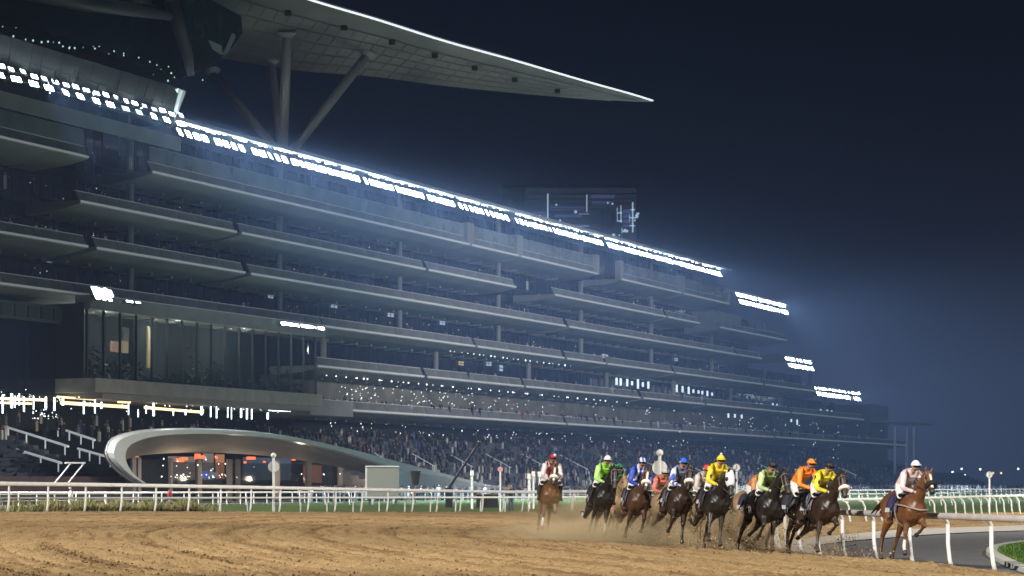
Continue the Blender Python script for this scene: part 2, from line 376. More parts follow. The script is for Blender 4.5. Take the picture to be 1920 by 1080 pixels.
# storeys behind the terraces: glazed bays, each pane a part, columns between
END = {7: 1366, 6: 1478, 5: 1430, 4: 1562, 3: 1622, 2: 1640}
BAY = 8.2
def bay(s0, s1, z0, z1, n, m, parent=GS):
    key = (round(s1 - s0, 2), round(z1 - z0, 2), m.name)
    if key not in pane_me:
        b = MB(); b.box(.05, s1 - s0 - .05, 0, .12, .02, z1 - z0 - .02); pane_me[key] = b.mesh('window', m)
    return link('window', pane_me[key], parent, (s0, -n, z0))
for l in (7, 6, 5, 4, 3):
    z0 = LV[l] + .31; z1 = (LV[l + 1] - .96) if l < 7 else 44.0
    sa, sb = su(-140), su(END[l])
    if l == 3: sa = su(603)
    s = sa
    fr = MB()
    while s < sb - .1:
        e_ = min(s + BAY, sb)
        bay(s, e_, z0, z1, -DEP, M_glass)
        for q in range(1, 5): x = s + (e_ - s) * q / 5; fr.box(x - .05, x + .05, DEP - .06, DEP + .10, z0, z1)
        fr.box(s, e_, DEP - .05, DEP + .1, z0 + 1.05, z0 + 1.13)
        s = e_
    o = fr.build('window_frame', mat('dark_mullion', (.035, .04, .05), .5), GS); o['kind'] = 'stuff'
    s = sa + 6
    k_ = 0
    while s < sb - 2:
        c = MB(); c.tube([(s, 3.2, z0), (s, 3.2, z1)], .42, 10); c.build('column', M_soff, GS, True); s += BAY * 4; k_ += 1
gbox('back_wall', M_dark, su(603), su(1622), -DEP - .4, -DEP - .1, LV[3], LV[4] - .96)
gbox('back_wall', M_wall, su(585), su(1640), -DEP - .4, -DEP - .1, LV[2] + .3, LV[3] - .96)
gbox('back_wall', M_wall, su(-140), su(1640), -DEP - 5.4, -DEP - 5.1, 0, LV[2] - 1)
gbox('core_wall', M_dark, su(-140), su(1366), -40, -DEP - 1.2, 22, 44.2)
gbox('core_wall', M_dark, su(1366) - 1, su(1475), -34, -DEP - 1.2, 22, 37.2)
gbox('core_wall', M_dark, su(-140), su(1562), -34, -DEP - 1.3, 0, 22.3)
gbox('core_wall', M_dark, su(1562) - 1, su(1640), -30, -DEP - 1.4, 0, 16.8)
# roof with its lip
b = MB(); pr = [(2.0, 43.9), (2.0, 44.35), (-40, 46.4), (-40, 44.5), (-DEP, 44.1)]
b.loft([[(s, -n, h) for n, h in pr] for s in (su(-140), su(1356))]); b.build('roof', M_conc, GS)
b = MB(); b.box(su(1366) - 2, su(1462), -2, 30, 39.9, 40.3); b.build('roof', M_conc, GS)
gbox('roof', M_conc, su(1430), su(1512), -26, 1.5, 28.9, 29.2)
gbox('roof', M_conc, su(1505), su(1604), -26, 1.5, 23.4, 23.7)
# far end: stair tower, side walls of the steps
gbox('stair_tower', mat('brown_tower_cladding', (.20, .15, .14), .8, var=.1), su(1640), su(1672), -20, -1, 0, LV[3] + 4.2)
gbox('service_block', M_conc, su(1352), su(1395), -6, -.5, LV[6] + .4, LV[6] + 3.4)
# ground-level seating tier
b = MB(); NT = 16
for i in range(NT):
    n1 = 11 - i * 1.35; b.box(su(585), su(1720), -n1, -n1 + 1.35, 0, 1.6 + i * .5)
b.build('seating_tier', mat('seating_concrete', (.11, .12, .14), .8, var=.3, scale=.6), GS)
b = MB()
for i in range(NT):
    n1 = 11 - i * 1.35; b.box(su(-140), su(205, 8), -n1, -n1 + 1.35, 0, 1.6 + i * .5)
st = b.build('seating_tier', mat('seating_concrete', (.10, .11, .13)), GS)
b = MB()                                       # rows of folded seats
for i in range(NT):
    n1 = 11 - i * 1.35 - .75; s = su(-140)
    while s < su(205, 8) - 1:
        b.box(s, s + 3.9, -n1, -n1 + .08, 1.72 + i * .5, 2.12 + i * .5); s += 4.6
o = b.build('seat_row', mat('navy_seat', (.035, .045, .07), .5), st); o['kind'] = 'stuff'
def steprail(uv0, uv1, n0, n1, r=.09):
    a = Vector((su(uv0[0], n0), -n0, zu(*uv0, n0))); c = Vector((su(uv1[0], n1), -n1, zu(*uv1, n1)))
    b = MB(); b.tube([a, c], r, 6)
    for t in (.05, .35, .65, .95):
        p = a.lerp(c, t); b.tube([p, p - Vector((0, 0, 1.0))], r * .6, 5)
    b.build('stair_rail', M_lrail, GS)
for a in (((10, 800), (128, 837), -8, 8), ((105, 801), (178, 825), -8, 3), ((8, 836), (115, 868), -4, 9), ((146, 841), (210, 859), -1, 8)): steprail(*a, r=.13)
for i in range(13):
    u = 690 + i * 72; steprail((u, 842 + i * 2.2), (u + 52, 872 + i * 1.6), -4, 9, r=.06)
# ramp fence by the seats
for u in (103, 128):
    b = MB(); b.tube([Vector((su(u, 18), -18, zu(u, 905, 18))), Vector((su(u + 30, 18), -18, zu(u + 30, 868, 18)))], .07, 6); b.build('ramp_rail', M_edge, GS)
b = MB(); b.tube([Vector((su(122, 18), -18, zu(122, 868, 18))), Vector((su(160, 18), -18, zu(160, 868, 18)))], .07, 6); b.build('ramp_rail', M_edge, GS)
gbox('seating_wall', mat('dark_red_wall', (.06, .035, .035), .8), su(-140, 14), su(235, 14), 13.6, 13.9, 0, zu(100, 893, 14))
# glass atrium in the lower left of the stand
sA, sB = su(168, 2), su(597, 2)
gbox('planter_slab', mat('pale_planter_concrete', (.38, .37, .34), .8, var=.18, scale=.6), sA - .6, sB - 1, -DEP, 3.2, 11.9, 13.4)
gbox('planter_slab', M_soff, sA + 1.5, sB - 1.4, -DEP, 2.6, 11.3, 11.9)
gbox('end_panel', M_conc, su(582, 1), su(662, 1), -3, 1.0, 10.9, 12.9)
gbox('fascia_band', M_conc, sA - .4, sB + 1, .4, 2.4, LV[4] - 1.6, LV[4] - .1)
M_atr = mat('atrium_glass', (.018, .028, .034), .08, spec=.6, alpha=.38)
s = sA
while s < sB - 1:
    e_ = min(s + 6.7, sB); bay(s, e_, 13.4, LV[4] - 1.6, 1.6, M_atr); s = e_
b = MB()
for i in range(17): x = sA + (sB - sA) * i / 16; b.box(x - .05, x + .05, -1.75, -1.45, 13.4, LV[4] - 1.6)
b.build('mullion', mat('dark_mullion', (.035, .04, .05), .5), GS)['kind'] = 'stuff'
gbox('atrium_side_wall', M_dark, sA - .7, sA - .4, -DEP, 1.6, 13.4, LV[4] - 1)
gbox('atrium_wall', mat('atrium_dark_wall', (.030, .040, .042), .8, var=.5, scale=.3), sA, sB, -DEP - .3, -DEP, 13.4, LV[4] - 1)
for u, v0, v1, w, m in ((282, 612, 690, 5, M_win), (235, 640, 662, 6, M_win), (218, 640, 660, 9, mat('pink_glow', (.5, .3, .25), emit=(.8, .45, .33), es=.3, sample=False)), (237, 614, 640, 5, MATS['grey_soffit'])):
    n = -5.5; gbox('lit_doorway', m, su(u - w, n), su(u + w, n), n - .2, n, zu(u, v1, n), zu(u, v0, n))
# plants behind the glass
M_leaf = mat('indoor_foliage', (.05, .09, .045), .7, var=.5, scale=2)
b = MB()
for i in range(2600):
    t = random.random(); c = Vector((sA + 1 + t * (sB - sA - 2), -random.uniform(-4, 1.2), 13.4 + abs(random.gauss(0, .5)) * (1.6 + 1.2 * math.sin(t * 14) + .8 * math.sin(t * 37))))
    d = Vector((random.gauss(0, 1), random.gauss(0, 1), random.gauss(0, .8))).normalized() * random.uniform(.3, .7); w = d.cross(Vector((0, .3, 1))).normalized() * .16
    b.add([c - d, c + w, c + d, c - w], [(0, 1, 2, 3)])
b.build('planting', M_leaf, GS)['kind'] = 'stuff'
for x in (.2, .5, .8):
    l = bpy.data.lights.new('atrium_lamp', 'POINT'); l.energy = 1500; l.color = (.9, 1, .85); l.shadow_soft_size = .4; o = bpy.data.objects.new('atrium_lamp', l); COL.objects.link(o); o.location = ST @ Vector((sA + (sB - sA) * x, 3, 19.8))
# left end of the atrium: darker glass wall
s = su(-140)
while s < sA - 1:
    e_ = min(s + 6, sA - .7); bay(s, e_, 11.6, LV[4] - 1.2, -2.0, M_glass); s = e_
gbox('green_frieze', mat('green_grey_panel', (.10, .14, .125), .6, var=.3, scale=.8), su(-140), sA - .8, -1.6, -1.2, LV[4] - 3.2, LV[4] - 1.3)
b = MB(); s = su(-60)
while s < sA - 2: b.box(s, s + 1.6, 1.0, 1.2, LV[4] - 2.9, LV[4] - 1.6); s += 2.2
b.build('frieze_panel', mat('green_dark_panel', (.06, .09, .08), .5), GS)['kind'] = 'stuff'
# hospitality gallery under the atrium: warm strips, cool tubes
gbox('gallery_wall', M_dark, su(-140), su(590), -DEP, -DEP + .3, 8.0, 11.3)
def strip(u0, u1, v0, v1, h, m, n=-1.0, name='light_strip'):
    b = MB(); s0, s1 = su(u0, n), su(u1, n); z0, z1 = zu(u0, v0, n), zu(u1, v1, n)
    b.loft([[(s, -n + y, z + q) for y, q in ((0, -h), (.15, -h), (.15, h), (0, h))] for s, z in ((s0, z0), (s1, z1))]); return b.build(name, m, GS)
strip(-60, 83, 745, 750, .13, M_warm); strip(108, 180, 744, 749, .10, M_warm); strip(115, 242, 755, 763, .17, M_warm); strip(272, 382, 764, 773, .14, M_warm)
strip(222, 245, 752, 753, .2, M_warm); strip(0, 60, 755, 757, .10, M_warm); strip(505, 545, 769, 771, .07, M_tube)
for u, v0, v1 in ((5, 740, 775), (22, 738, 765), (28, 742, 764), (36, 738, 760), (45, 744, 772), (63, 742, 768), (86, 744, 766), (102, 745, 770), (118, 748, 760), (157, 752, 776), (178, 748, 775), (241, 757, 778), (259, 768, 782), (274, 760, 775), (288, 755, 780), (378, 762, 778), (395, 762, 782), (406, 762, 784), (427, 763, 783), (434, 764, 786), (452, 766, 783), (463, 766, 786), (472, 767, 786), (502, 774, 786), (190, 754, 766), (348, 768, 778), (325, 768, 779)):
    n = -.6; b = MB(); s = su(u, n); z1, z0 = zu(u, v0, n), zu(u, v1, n); r = random.uniform(.03, .085)
    b.tube([(s, -n, z0), (s, -n, z1)], r * 1.6, 6); b.build('tube_lamp', M_tube, GS)
def sparks(name, m, pts, r=.12, parent=GS, glow=None):
    b = MB()
    for s, n, z in pts: q = r * random.uniform(.5, 1.25); b.ball((s, -n, z), q, n=4)
    o = b.build(name, m, parent); o['kind'] = 'stuff'; return o
P_ = []
for _ in range(90): u = random.uniform(-20, 560); n = -.3; P_.append((su(u, n), n, zu(u, 741 + u * .04 + random.gauss(4, 7), n)))
for _ in range(26): u = random.uniform(60, 110); n = 0; P_.append((su(u, n), n, zu(u, random.uniform(768, 785), n)))
sparks('gallery_lamp', M_spark, P_, .07)
# floodlit lower terraces: little lamps in the ceilings and among the people
P_ = []
for _ in range(150):
    u = random.choice([random.gauss(800, 60), random.gauss(900, 70), random.uniform(660, 1240), random.gauss(690, 25), random.uniform(1200, 1600)])
    n = random.uniform(-6, -2); s = su(u, n)
    if s < su(1610, n): P_.append((s, n, LV[2] + random.uniform(2.1, 4.3)))
for _ in range(80): u = random.uniform(600, 1300); n = random.uniform(-9, -2); P_.append((su(u, n), n, random.uniform(9.2, 10.6)))
for _ in range(70): u = random.uniform(1200, 1660); n = random.uniform(-6, 4); P_.append((su(u, n), n, random.uniform(4, 16)))
sparks('terrace_lamp', M_spark, P_, .062)
P_ = []
for l, a_, c_ in ((4, 840, 1080), (3, 600, 1200), (3, 640, 1150)):
    for i in range(22): u = a_ + (c_ - a_) * (i + random.random() * .5) / 22; P_.append((su(u, -2), -2, LV[l] - .75))
sparks('downlight', M_spark, P_, .10)
P_ = []
for _ in range(110):
    l = random.choice([4, 4, 5, 5, 6, 7]); u = random.uniform(0, {4: 1500, 5: 1380, 6: 1280, 7: 1080}[l]); n = -DEP + .5; P_.append((su(u, n), n, LV[l] + random.uniform(1.2, 3.6)))
sparks('room_lamp', mat('dim_room_lamp', (1, .9, .7), emit=(1, .88, .66), es=.8, sample=False), P_, .07)
# lit windows high in the facade
for u, v, w, h, m in ((8, 470, 12, 5, M_warm), (78, 476, 8, 7, M_tube), (138, 490, 9, 3, M_warm), (93, 486, 4, 6, M_tube), (163, 494, 3, 3, M_warm), (735, 456, 5, 5, M_tube), (627, 573, 6, 4, M_tube), (733, 590, 6, 4, M_tube), (830, 605, 5, 4, M_tube), (508, 555, 5, 4, M_tube), (245, 511, 6, 4, M_tube), (865, 681, 5, 4, M_warm), (917, 682, 5, 4, M_cool), (940, 690, 3, 6, M_cool), (1135, 668, 6, 4, M_cool), (1268, 674, 3, 3, M_cool)):
    n = -DEP + .3; s0, s1 = su(u - w, n), su(u + w, n); z0, z1 = zu(u, v + h, n), zu(u, v - h, n)
    b = MB()
    for i in range(2):
        for j in range(2): b.box(s0 + (s1 - s0) * (i * .54), s0 + (s1 - s0) * (i * .54 + .40), -n - .02, -n + .06, z0 + (z1 - z0) * j * .54, z0 + (z1 - z0) * (j * .54 + .4))
    q = b.build('lit_window', {M_tube: M_cool, M_warm: M_win, M_cool: M_cool}[m], GS)
for u0, u1, v0, v1 in ((1155, 1215, 715, 722), (1268, 1340, 728, 740), (1418, 1470, 760, 766), (1365, 1395, 776, 780), (1483, 1500, 788, 792), (1538, 1562, 770, 776)):
    n = -5; u = u0
    while u < u1:
        t = (u - u0) / (u1 - u0); v = v0 + (v1 - v0) * t; b = MB(); s = su(u, n); h = random.uniform(.3, .9); z = zu(u, v, n); b.box(s, s + .8, -n, -n + .1, z - h, z + h); b.build('lit_window', mat('bright_room', (1, 1, 1), emit=(.75, .9, 1), es=1.0, sample=False), GS); u += random.uniform(7, 13)
# ------------------------------------------------------------------ floodlight banks along the roof edge
M_lens = mat('floodlight_lens', (1, 1, 1), emit=(.82, .93, 1), es=34)
M_lens2 = mat('dim_floodlight_lens', (1, 1, 1), emit=(.80, .92, 1), es=6)
M_lens3 = mat('aged_floodlight_lens', (1, 1, 1), emit=(.78, .92, 1), es=1.6)
M_hous = mat('floodlight_housing', (.12, .12, .13), .5, metal=.4)
def lamp_mesh(w, h, d=.35):
    me = []
    b = MB(); b.box(-w / 2, w / 2, -.02, .02, -h / 2, h / 2); me.append([b.mesh('lens', q) for q in (M_lens, M_lens2, M_lens3)])
    b = MB(); pr = [(-w / 2 - .06, -.02, -h / 2 - .06), (w / 2 + .06, -.02, -h / 2 - .06), (w / 2 + .06, -.02, h / 2 + .06), (-w / 2 - .06, -.02, h / 2 + .06)]
    bk = [(x * .6, d, z * .6) for x, y, z in pr]; b.loft([[Vector((x, .03, z)) for x, y, z in pr], [Vector(p) for p in bk]]); me.append(b.mesh('lamp', M_hous))
    return me
LM_big = lamp_mesh(1.05, .88); LM_up = lamp_mesh(.70, .75); LM_small = lamp_mesh(1.15, .58); LM_small2 = lamp_mesh(.85, .42)
SPW = 310000
def bank(s0, s1, z, n, step, label, rows=2, lm=LM_big, lm2=LM_up, tilt=-28, gap=1.42, back=.6):
    t = thing('floodlight_bank', label, 'floodlight', Fp(s0, n, z), TH, 'floodlight banks mounted along the grandstand')
    b = MB()
    for r in range(rows): b.tube([(0, .35 + r * back, r * gap - .1), (s1 - s0, .35 + r * back, r * gap - .1)], .07, 6)
    x = 0
    while x <= s1 - s0 + .01: b.tube([(x, .35, -.5), (x, .35 + back * (rows - 1), (rows - 1) * gap + .25)], .05, 5); x += max(2, (s1 - s0) / 3 - .01)
    b.build('bracket', M_hous, t)
    for r in range(rows):
        m = lm if r == 0 else lm2; st_ = step if r == 0 else step * .66
        x = st_ / 2
        while x < s1 - s0:
            if r == 0 or random.random() < .9:
                h = link('lamp', m[1], t, (x, r * back, r * gap + (random.uniform(-.1, .1) if r else 0))); h.rotation_euler = (R(tilt), 0, R(random.uniform(-14, 14)))
                link('lens', m[0][int(rng.choice(3, p=(.62, .24, .14) if r else (.80, .14, .06)))], h)
            x += st_
    return t
sa, sb = su(328, 1.5), su(1355, 1.5)
edges = [328, 400, 470, 545, 612, 672, 679, 740, 800, 858, 908, 954, 964, 1010, 1052, 1092, 1131, 1138, 1182, 1222, 1262, 1300, 1355]
cnt = 0
for a, c in zip(edges[:-1], edges[1:]):
    if c - a < 12: continue
    bank(su(a, 1.5) + .15, su(c, 1.5) - .25, 42.75, 1.5, 1.75, f'white floodlight bank on the long roof edge, {ordinal(cnt)} from its near end'); cnt += 1
sL, sR = su(-150, 3), su(322, 3); w = (sR - sL) / 8
for i in range(8):
    x0 = sL + i * w
    bank(x0, x0 + w - .2, 42.7, 5.0, 2.8, f'paired white floodlights under the rooftop bar, {ordinal(7 - i)} bank from its prow', lm=LM_small, lm2=LM_small2, gap=.95, back=.25)
bank(su(1366), su(1412), 38.2, 2.2, 1.75, 'floodlight bank on the stepped roof below the end of the long row, nearer half', rows=2)
bank(su(1413), su(1460), 38.2, 2.2, 1.75, 'floodlight bank on the stepped roof below the end of the long row, outer half', rows=2)
bank(su(1461), su(1508), 27.2, 2, 1.5, 'short bright floodlight bank alone on a low stepped roof', rows=2)
bank(su(1515), su(1601), 21.9, 2, 2.2, 'lowest floodlight bank at the far end of the stand', rows=2)
bank(su(176, 3), su(212, 3), zu(190, 556, 3), 3, 1.1, 'small glaring floodlights on the left corner of the atrium roof', rows=2, lm=LM_up, gap=.6, back=.2)
bank(su(235, 3), su(270, 3), zu(250, 566, 3), 3, 1.6, 'dimmer pair of floodlights beside the glaring corner ones', rows=1, lm=lamp_mesh(1.0, .16))
bank(su(528, 3), su(606, 3), zu(567, 611, 3), 3, 1.5, 'small floodlights on the right corner of the atrium roof', rows=1, lm=lamp_mesh(1.15, .36))

for u in (20, 110, 200, 290, 360, 430, 500, 575, 650, 730, 815, 900, 990, 1080, 1175, 1290):
    flood('stand_floodlight', Fp(su(u), 4.2, 43.5), Fp(su(u) + 16, 58, 0), SPW, .6, (.62, .80, 1), spot=68)
flood('stand_floodlight', Fp(su(1410), 5, 38.8), Fp(su(1410) + 60, 85, 6), SPW * 1.5, .6, (.62, .80, 1), spot=84)
flood('stand_floodlight', Fp(su(1560), 5, 22.5), Fp(su(1560) + 50, 70, 0), SPW * .45, .6, (.62, .80, 1), spot=84)

# ------------------------------------------------------------------ crescent roof wing over the stand
M_wing = mat('wing_cladding', (.24, .235, .23), .55, metal=.15, var=.22, scale=.12)
M_led = mat('led_edge_strip', (1, 1, 1), emit=(.88, .94, 1), es=1.1)
CR = thing('canopy_roof', 'huge grey crescent roof wing with glowing edge, raised on slanting columns above the stand', 'roof', P0, TH)
iST = ST.inverted()
def loc_at(u, v, z):
    Y = F * (z - CZ) / (VH - v); return iST @ at(u, v, Y)
ZW = 62.0
top = [(150, -152), (330, -80), (575, 0), (700, 37), (830, 78), (960, 114), (1090, 152), (1180, 177), (1222, 190)]
low = [(120, 40), (330, 92), (545, 130), (690, 142), (830, 160), (960, 173), (1090, 184), (1180, 190), (1222, 191.5)]
def curve(pts, n): return resample(pts, n)
NW = 46
tp, lw = curve(top, NW), curve(low, NW)
O_ = [loc_at(u, v, ZW + 1.2) for u, v in tp]; I_ = [loc_at(u, v, ZW + 1.2 * max(0, (k_ - NW + 10) / 9)) for k_, (u, v) in enumerate(lw)]
# fascia line: lower lip a little inboard of the glowing edge
L_ = [o.lerp(i, .16 if k < NW - 6 else .16 + .1 * (k - NW + 6)) - Vector((0, 0, .55)) * min(1, (NW - 1 - k) / 10) for k, (o, i) in enumerate(zip(O_, I_))]
b = MB(); b.loft([[o, o + Vector((0, 0, .5 * f)), i + Vector((0, 0, .9 * f)), i, l + Vector((0, 0, .12 * f)), l] for o, i, l, f in zip(O_, I_, L_, [max(.04, min(1, (NW - 1 - k_) / 12)) for k_ in range(NW)])])
b.build('shell', M_wing, CR)
b = MB(); b.loft([[o + Vector((0, -.02, .02)), o + Vector((0, -.30, .02)), o + Vector((0, -.30, .20)), o + Vector((0, -.02, .20))] for o in O_]); b.build('light_strip', M_led, CR)
ROWS = 5
for k in range(2, NW - 2):
    for r in range(ROWS):
        def P(kk, t): kk = min(max(kk, 0), NW - 1); a = int(kk); f = kk - a; c = min(a + 1, NW - 1); l = L_[a].lerp(L_[c], f); i = I_[a].lerp(I_[c], f); return l.lerp(i, t) - Vector((0, 0, .05))
        sk = -2.2                                            # seams run diagonally
        t0, t1 = r / ROWS + .012, (r + 1) / ROWS - .012
        q = [P(k + sk * t0 + .03, t0), P(k + 1 + sk * t0 - .03, t0), P(k + 1 + sk * t1 - .03, t1), P(k + sk * t1 + .03, t1)]
        if (q[0] - q[2]).length < .6: continue
        dz = Vector((0, 0, -.08 + random.uniform(-.02, .02)))
        b = MB(); b.loft([[p for p in q], [p + dz for p in q]]); b.build('soffit_panel', M_wing, CR)
for u, v in ((540, 20), (645, 48), (735, 75), (815, 100), (890, 124), (965, 146), (1045, 167)):
    p = loc_at(u, v, ZW + .1); b = MB(); b.tube([p, p - Vector((0, 0, .6))], .45, 8); b.build('downlight', M_dark, CR)
M_col = mat('column_paint', (.30, .30, .30), .5, metal=.2)
def wcol(uv0, uv1, z1, n0, r):
    a = Vector((su(uv0[0], n0), -n0, zu(*uv0, n0))); c = loc_at(*uv1, z1); d = (c - a).normalized()
    b = MB(); b.tube([a, a.lerp(c, .5), c], [r, r * 1.08, r], 14); o = b.build('column', M_col, CR, True)
    b = MB(); b.tube([c - d * .3, c + Vector((0, 0, .3))], [r * 1.1, r * 2.1], 14); b.build('column_head', M_col, o)
wcol((531, 276), (538, 66), ZW - .4, -9, .62); wcol((550, 280), (688, 104), ZW - .4, -9, .62)
wcol((527, 272), (508, 118), ZW - .4, -14, .55); wcol((515, 276), (398, 138), ZW - 1.4, -13, .58)
for k_, (u, z_) in enumerate(((430, 47), (690, 47), (900, 47))):
    p = ST @ Vector((su(u, -8), 8, z_)); q = ST @ loc_at(u + 40, 60 + (u - 360) * .19, ZW)
    o = flood('wing_uplight', p, q, 1100, .4, (1, .95, .9), spot=130); t = thing('uplight', f'small uplight on the stand roof under the wing, {ordinal(k_)} from the near end', 'uplight', p, TH); b = MB(); b.tube([(0, 0, -.9), (0, 0, -.35)], [.30, .35], 10); b.build('housing', M_hous, t)
# rooftop bar: long dark glass ribbon with an angled prow, under the wing
SB = thing('rooftop_bar', 'dark glass rooftop bar with pointed prow hanging over the left floodlights', 'building', P0, TH)
M_bar = mat('bar_glass', (.014, .018, .0185), .55, spec=.2, var=.55, scale=.35)
M_bark = mat('bar_dark_glass', (.008, .014, .012), .15, spec=.5, var=.4, scale=.2)
M_rim = mat('bar_pale_facet', (.40, .46, .44), .3, metal=.3)
n = 3.5
uR = 322
pts_lo = [(-150, 95), (uR, 236)]; pts_hi = [(-150, 30), (345, 166)]
def q3(u, v, n_): return Vector((su(u, n_), -n_, zu(u, v, n_)))
a0, a1 = q3(-150, 92, n), q3(uR, 236, n); b0, b1 = q3(-150, 18, n + 2.6), q3(346, 168, n + 2.6)
NB = 26
for i in range(NB):
    t0, t1 = i / NB + .0006, (i + 1) / NB - .0006
    for r in range(2):
        f0, f1 = r / 2 + .004, (r + 1) / 2 - .004
        c = [a0.lerp(a1, t0).lerp(b0.lerp(b1, t0), f0), a0.lerp(a1, t1).lerp(b0.lerp(b1, t1), f0), a0.lerp(a1, t1).lerp(b0.lerp(b1, t1), f1), a0.lerp(a1, t0).lerp(b0.lerp(b1, t0), f1)]
        j = Vector((0, random.uniform(-.05, .05), 0)); m_ = MB(); m_.loft([[p + j for p in c], [p + j + Vector((0, .15, 0)) for p in c]]); m_.build('glass_panel', M_bar, SB)
m_ = MB(); m_.loft([[p + Vector((0, .6, 0)) for p in (a0, b0)] + [b0 + Vector((0, 14, 0)), a0 + Vector((0, 14, 0))], [p + Vector((0, .6, 0)) for p in (a1, b1)] + [b1 + Vector((-5, 14, 0)), a1 + Vector((-5, 14, 0))]]); m_.build('hull', M_bark, SB)
for (ua, va), (ub, vb), w in (((322, 238), (346, 170), .9), ((322, 196), (340, 168), 1.3)):
    p, q = q3(ua, va, n + .2), q3(ub, vb, n + 2.9); m_ = MB(); d = Vector((w, .25, 0)); m_.loft([[p, p + d * .3, p + d * .3 + Vector((0, .5, 0)), p + Vector((0, .5, 0))], [q - d * .5, q + d * .6, q + d * .6 + Vector((0, .5, 0)), q - d * .5 + Vector((0, .5, 0))]]); m_.build('prow_edge', M_rim, SB)
for _ in range(26):
    u = random.choice([random.uniform(90, 160), random.uniform(200, 315)]); v0 = 148 + (u - 100) * .33; p = q3(u, v0 + random.uniform(-10, 8), n + .9 + .9); d = Vector((random.uniform(.2, .7), 0, random.uniform(.5, 1.4)))
    m_ = MB(); m_.add([p, p + Vector((d.x, -.1, 0)), p + Vector((d.x * .7, -.1, d.z))], [(0, 1, 2)]); 
    if _ < 9: m_.build('facet', M_rim, SB)
# upper dark glazed storey with small green lamps
c0, c1 = q3(-150, -30, 0), q3(338, 150, 0); d0, d1 = q3(-150, -110, 2), q3(300, 10, 2)
m_ = MB(); m_.loft([[c0, d0, d0 + Vector((0, 16, 0)), c0 + Vector((0, 16, 0))], [c1, d1, d1 + Vector((-6, 16, 0)), c1 + Vector((-6, 16, 0))]]); m_.build('upper_storey', M_bark, SB)
m_ = MB()
P_ = []
for u, v in [(5, 50), (30, 52), (25, 68), (48, 74), (62, 76), (78, 79), (90, 78), (100, 79), (111, 80), (118, 87), (130, 90), (140, 90), (131, 88), (156, 89), (175, 87), (186, 87), (178, 91), (204, 101), (214, 96), (232, 104), (260, 108), (232, 100), (281, 116), (294, 122), (302, 130), (316, 125), (288, 140), (321, 137), (327, 145), (315, 151), (315, 153), (380, 150)]:
    P_.append((su(u, 4.5), 4.5, zu(u, v, 4.5)))
sparks('bar_lamp', mat('green_bar_lamp', (.6, 1, .7), emit=(.62, 1, .78), es=.9, sample=False), P_, .10, SB)
# rounded pod hanging below the wing
pc = q3(376, 52, 3); m_ = MB()
prof = [(342, -30), (452, 30), (455, 62), (436, 88), (412, 112), (376, 130), (352, 140)]
front = [q3(u, v, 4.0) for u, v in prof]; backp = [q3(u - 60, v - 8, -9) for u, v in prof]
mid = [(f + k_) / 2 + Vector((1.2, -.5, -.6)) for f, k_ in zip(front, backp)]
m_.loft([front, mid, backp]); m_.build('pod', mat('pod_green_glass', (.020, .034, .026), .25, spec=.6, var=.6, scale=.5), SB)
for tri in (((392, 75), (415, 85), (418, 103), (400, 92)), ((418, 103), (436, 62), (441, 65), (428, 98)), ((428, 98), (439, 64), (442, 70), (420, 110)), ((360, 98), (385, 100), (412, 111), (376, 122))):
    c = [q3(u, v, 4.15) for u, v in tri]; m_ = MB(); m_.loft([c, [p + Vector((0, .12, 0)) for p in c]]); m_.build('facet', M_rim if tri[0][0] != 360 else M_bar, SB)
m_ = MB(); m_.tube([q3(322, 0, 5), q3(338, 60, 5), q3(352, 105, 5), q3(358, 142, 5)], [.9, .8, .65, .4], 10); m_.build('rib', mat('bar_rib', (.07, .07, .075), .5), SB, True)
m_ = MB(); m_.tube([q3(-140, -62, 5), q3(150, 3, 5), q3(318, 30, 5)], [1.2, 1.0, .5], 10); m_.build('rib', MATS['bar_rib'], SB, True)
m_ = MB(); m_.loft([[Vector((s, -3.2, 43.9)), Vector((s, -3.2, 44.3)), Vector((s, 6, 46.6)), Vector((s, 6, 44))] for s in (su(-150, 3), su(318, 3))]); m_.build('lamp_soffit', M_conc, SB)
gbox('roof_fascia', M_conc, su(-140), su(322), 1.0, 1.3, 40.6, 42.2)

# ------------------------------------------------------------------ hotel block behind the roof
HO = thing('hotel_block', 'dark hotel block rising behind the roof, picked out by vertical light lines', 'building', (at(985, 907, 520).x, 520, 0), 0)
HW = 208 / F * 520
def hz(v): return CZ + (VH - v) / F * 520
def hx(u): return (u - 985) / F * 520
M_ho = mat('hotel_glow_glass', (.020, .024, .034), .4, var=.5, scale=.15, emit=(.42, .55, 1), es=.030, sample=False)  # faint blue glow added so the tower stands out from the sky
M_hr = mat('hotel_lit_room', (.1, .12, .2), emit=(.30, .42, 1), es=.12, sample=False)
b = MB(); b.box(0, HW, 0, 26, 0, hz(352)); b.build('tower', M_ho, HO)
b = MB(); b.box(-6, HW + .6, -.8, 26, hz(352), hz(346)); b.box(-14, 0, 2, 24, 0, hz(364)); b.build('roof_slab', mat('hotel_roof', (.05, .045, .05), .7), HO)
for i in range(9):
    b = MB(); z = hz(440) + (hz(355) - hz(440)) * i / 9; b.box(.1, HW - .1, -.5, -.01, z, z + .22); b.build('floor_band', MATS['hotel_roof'], HO)
for u, v0, v1, w in ((1027, 364, 409, .16), (1100, 366, 398, .12), (1186, 380, 436, .16), (1164, 386, 418, .10), (1157, 390, 416, .06), (1180, 402, 416, .05), (1166, 428, 438, .08)):
    b = MB(); b.box(hx(u) - w, hx(u) + w, -.9, -.6, hz(v1), hz(v0)); b.build('light_line', mat('hotel_light', (.6, .8, 1), emit=(.60, .80, 1), es=.6, sample=False), HO)
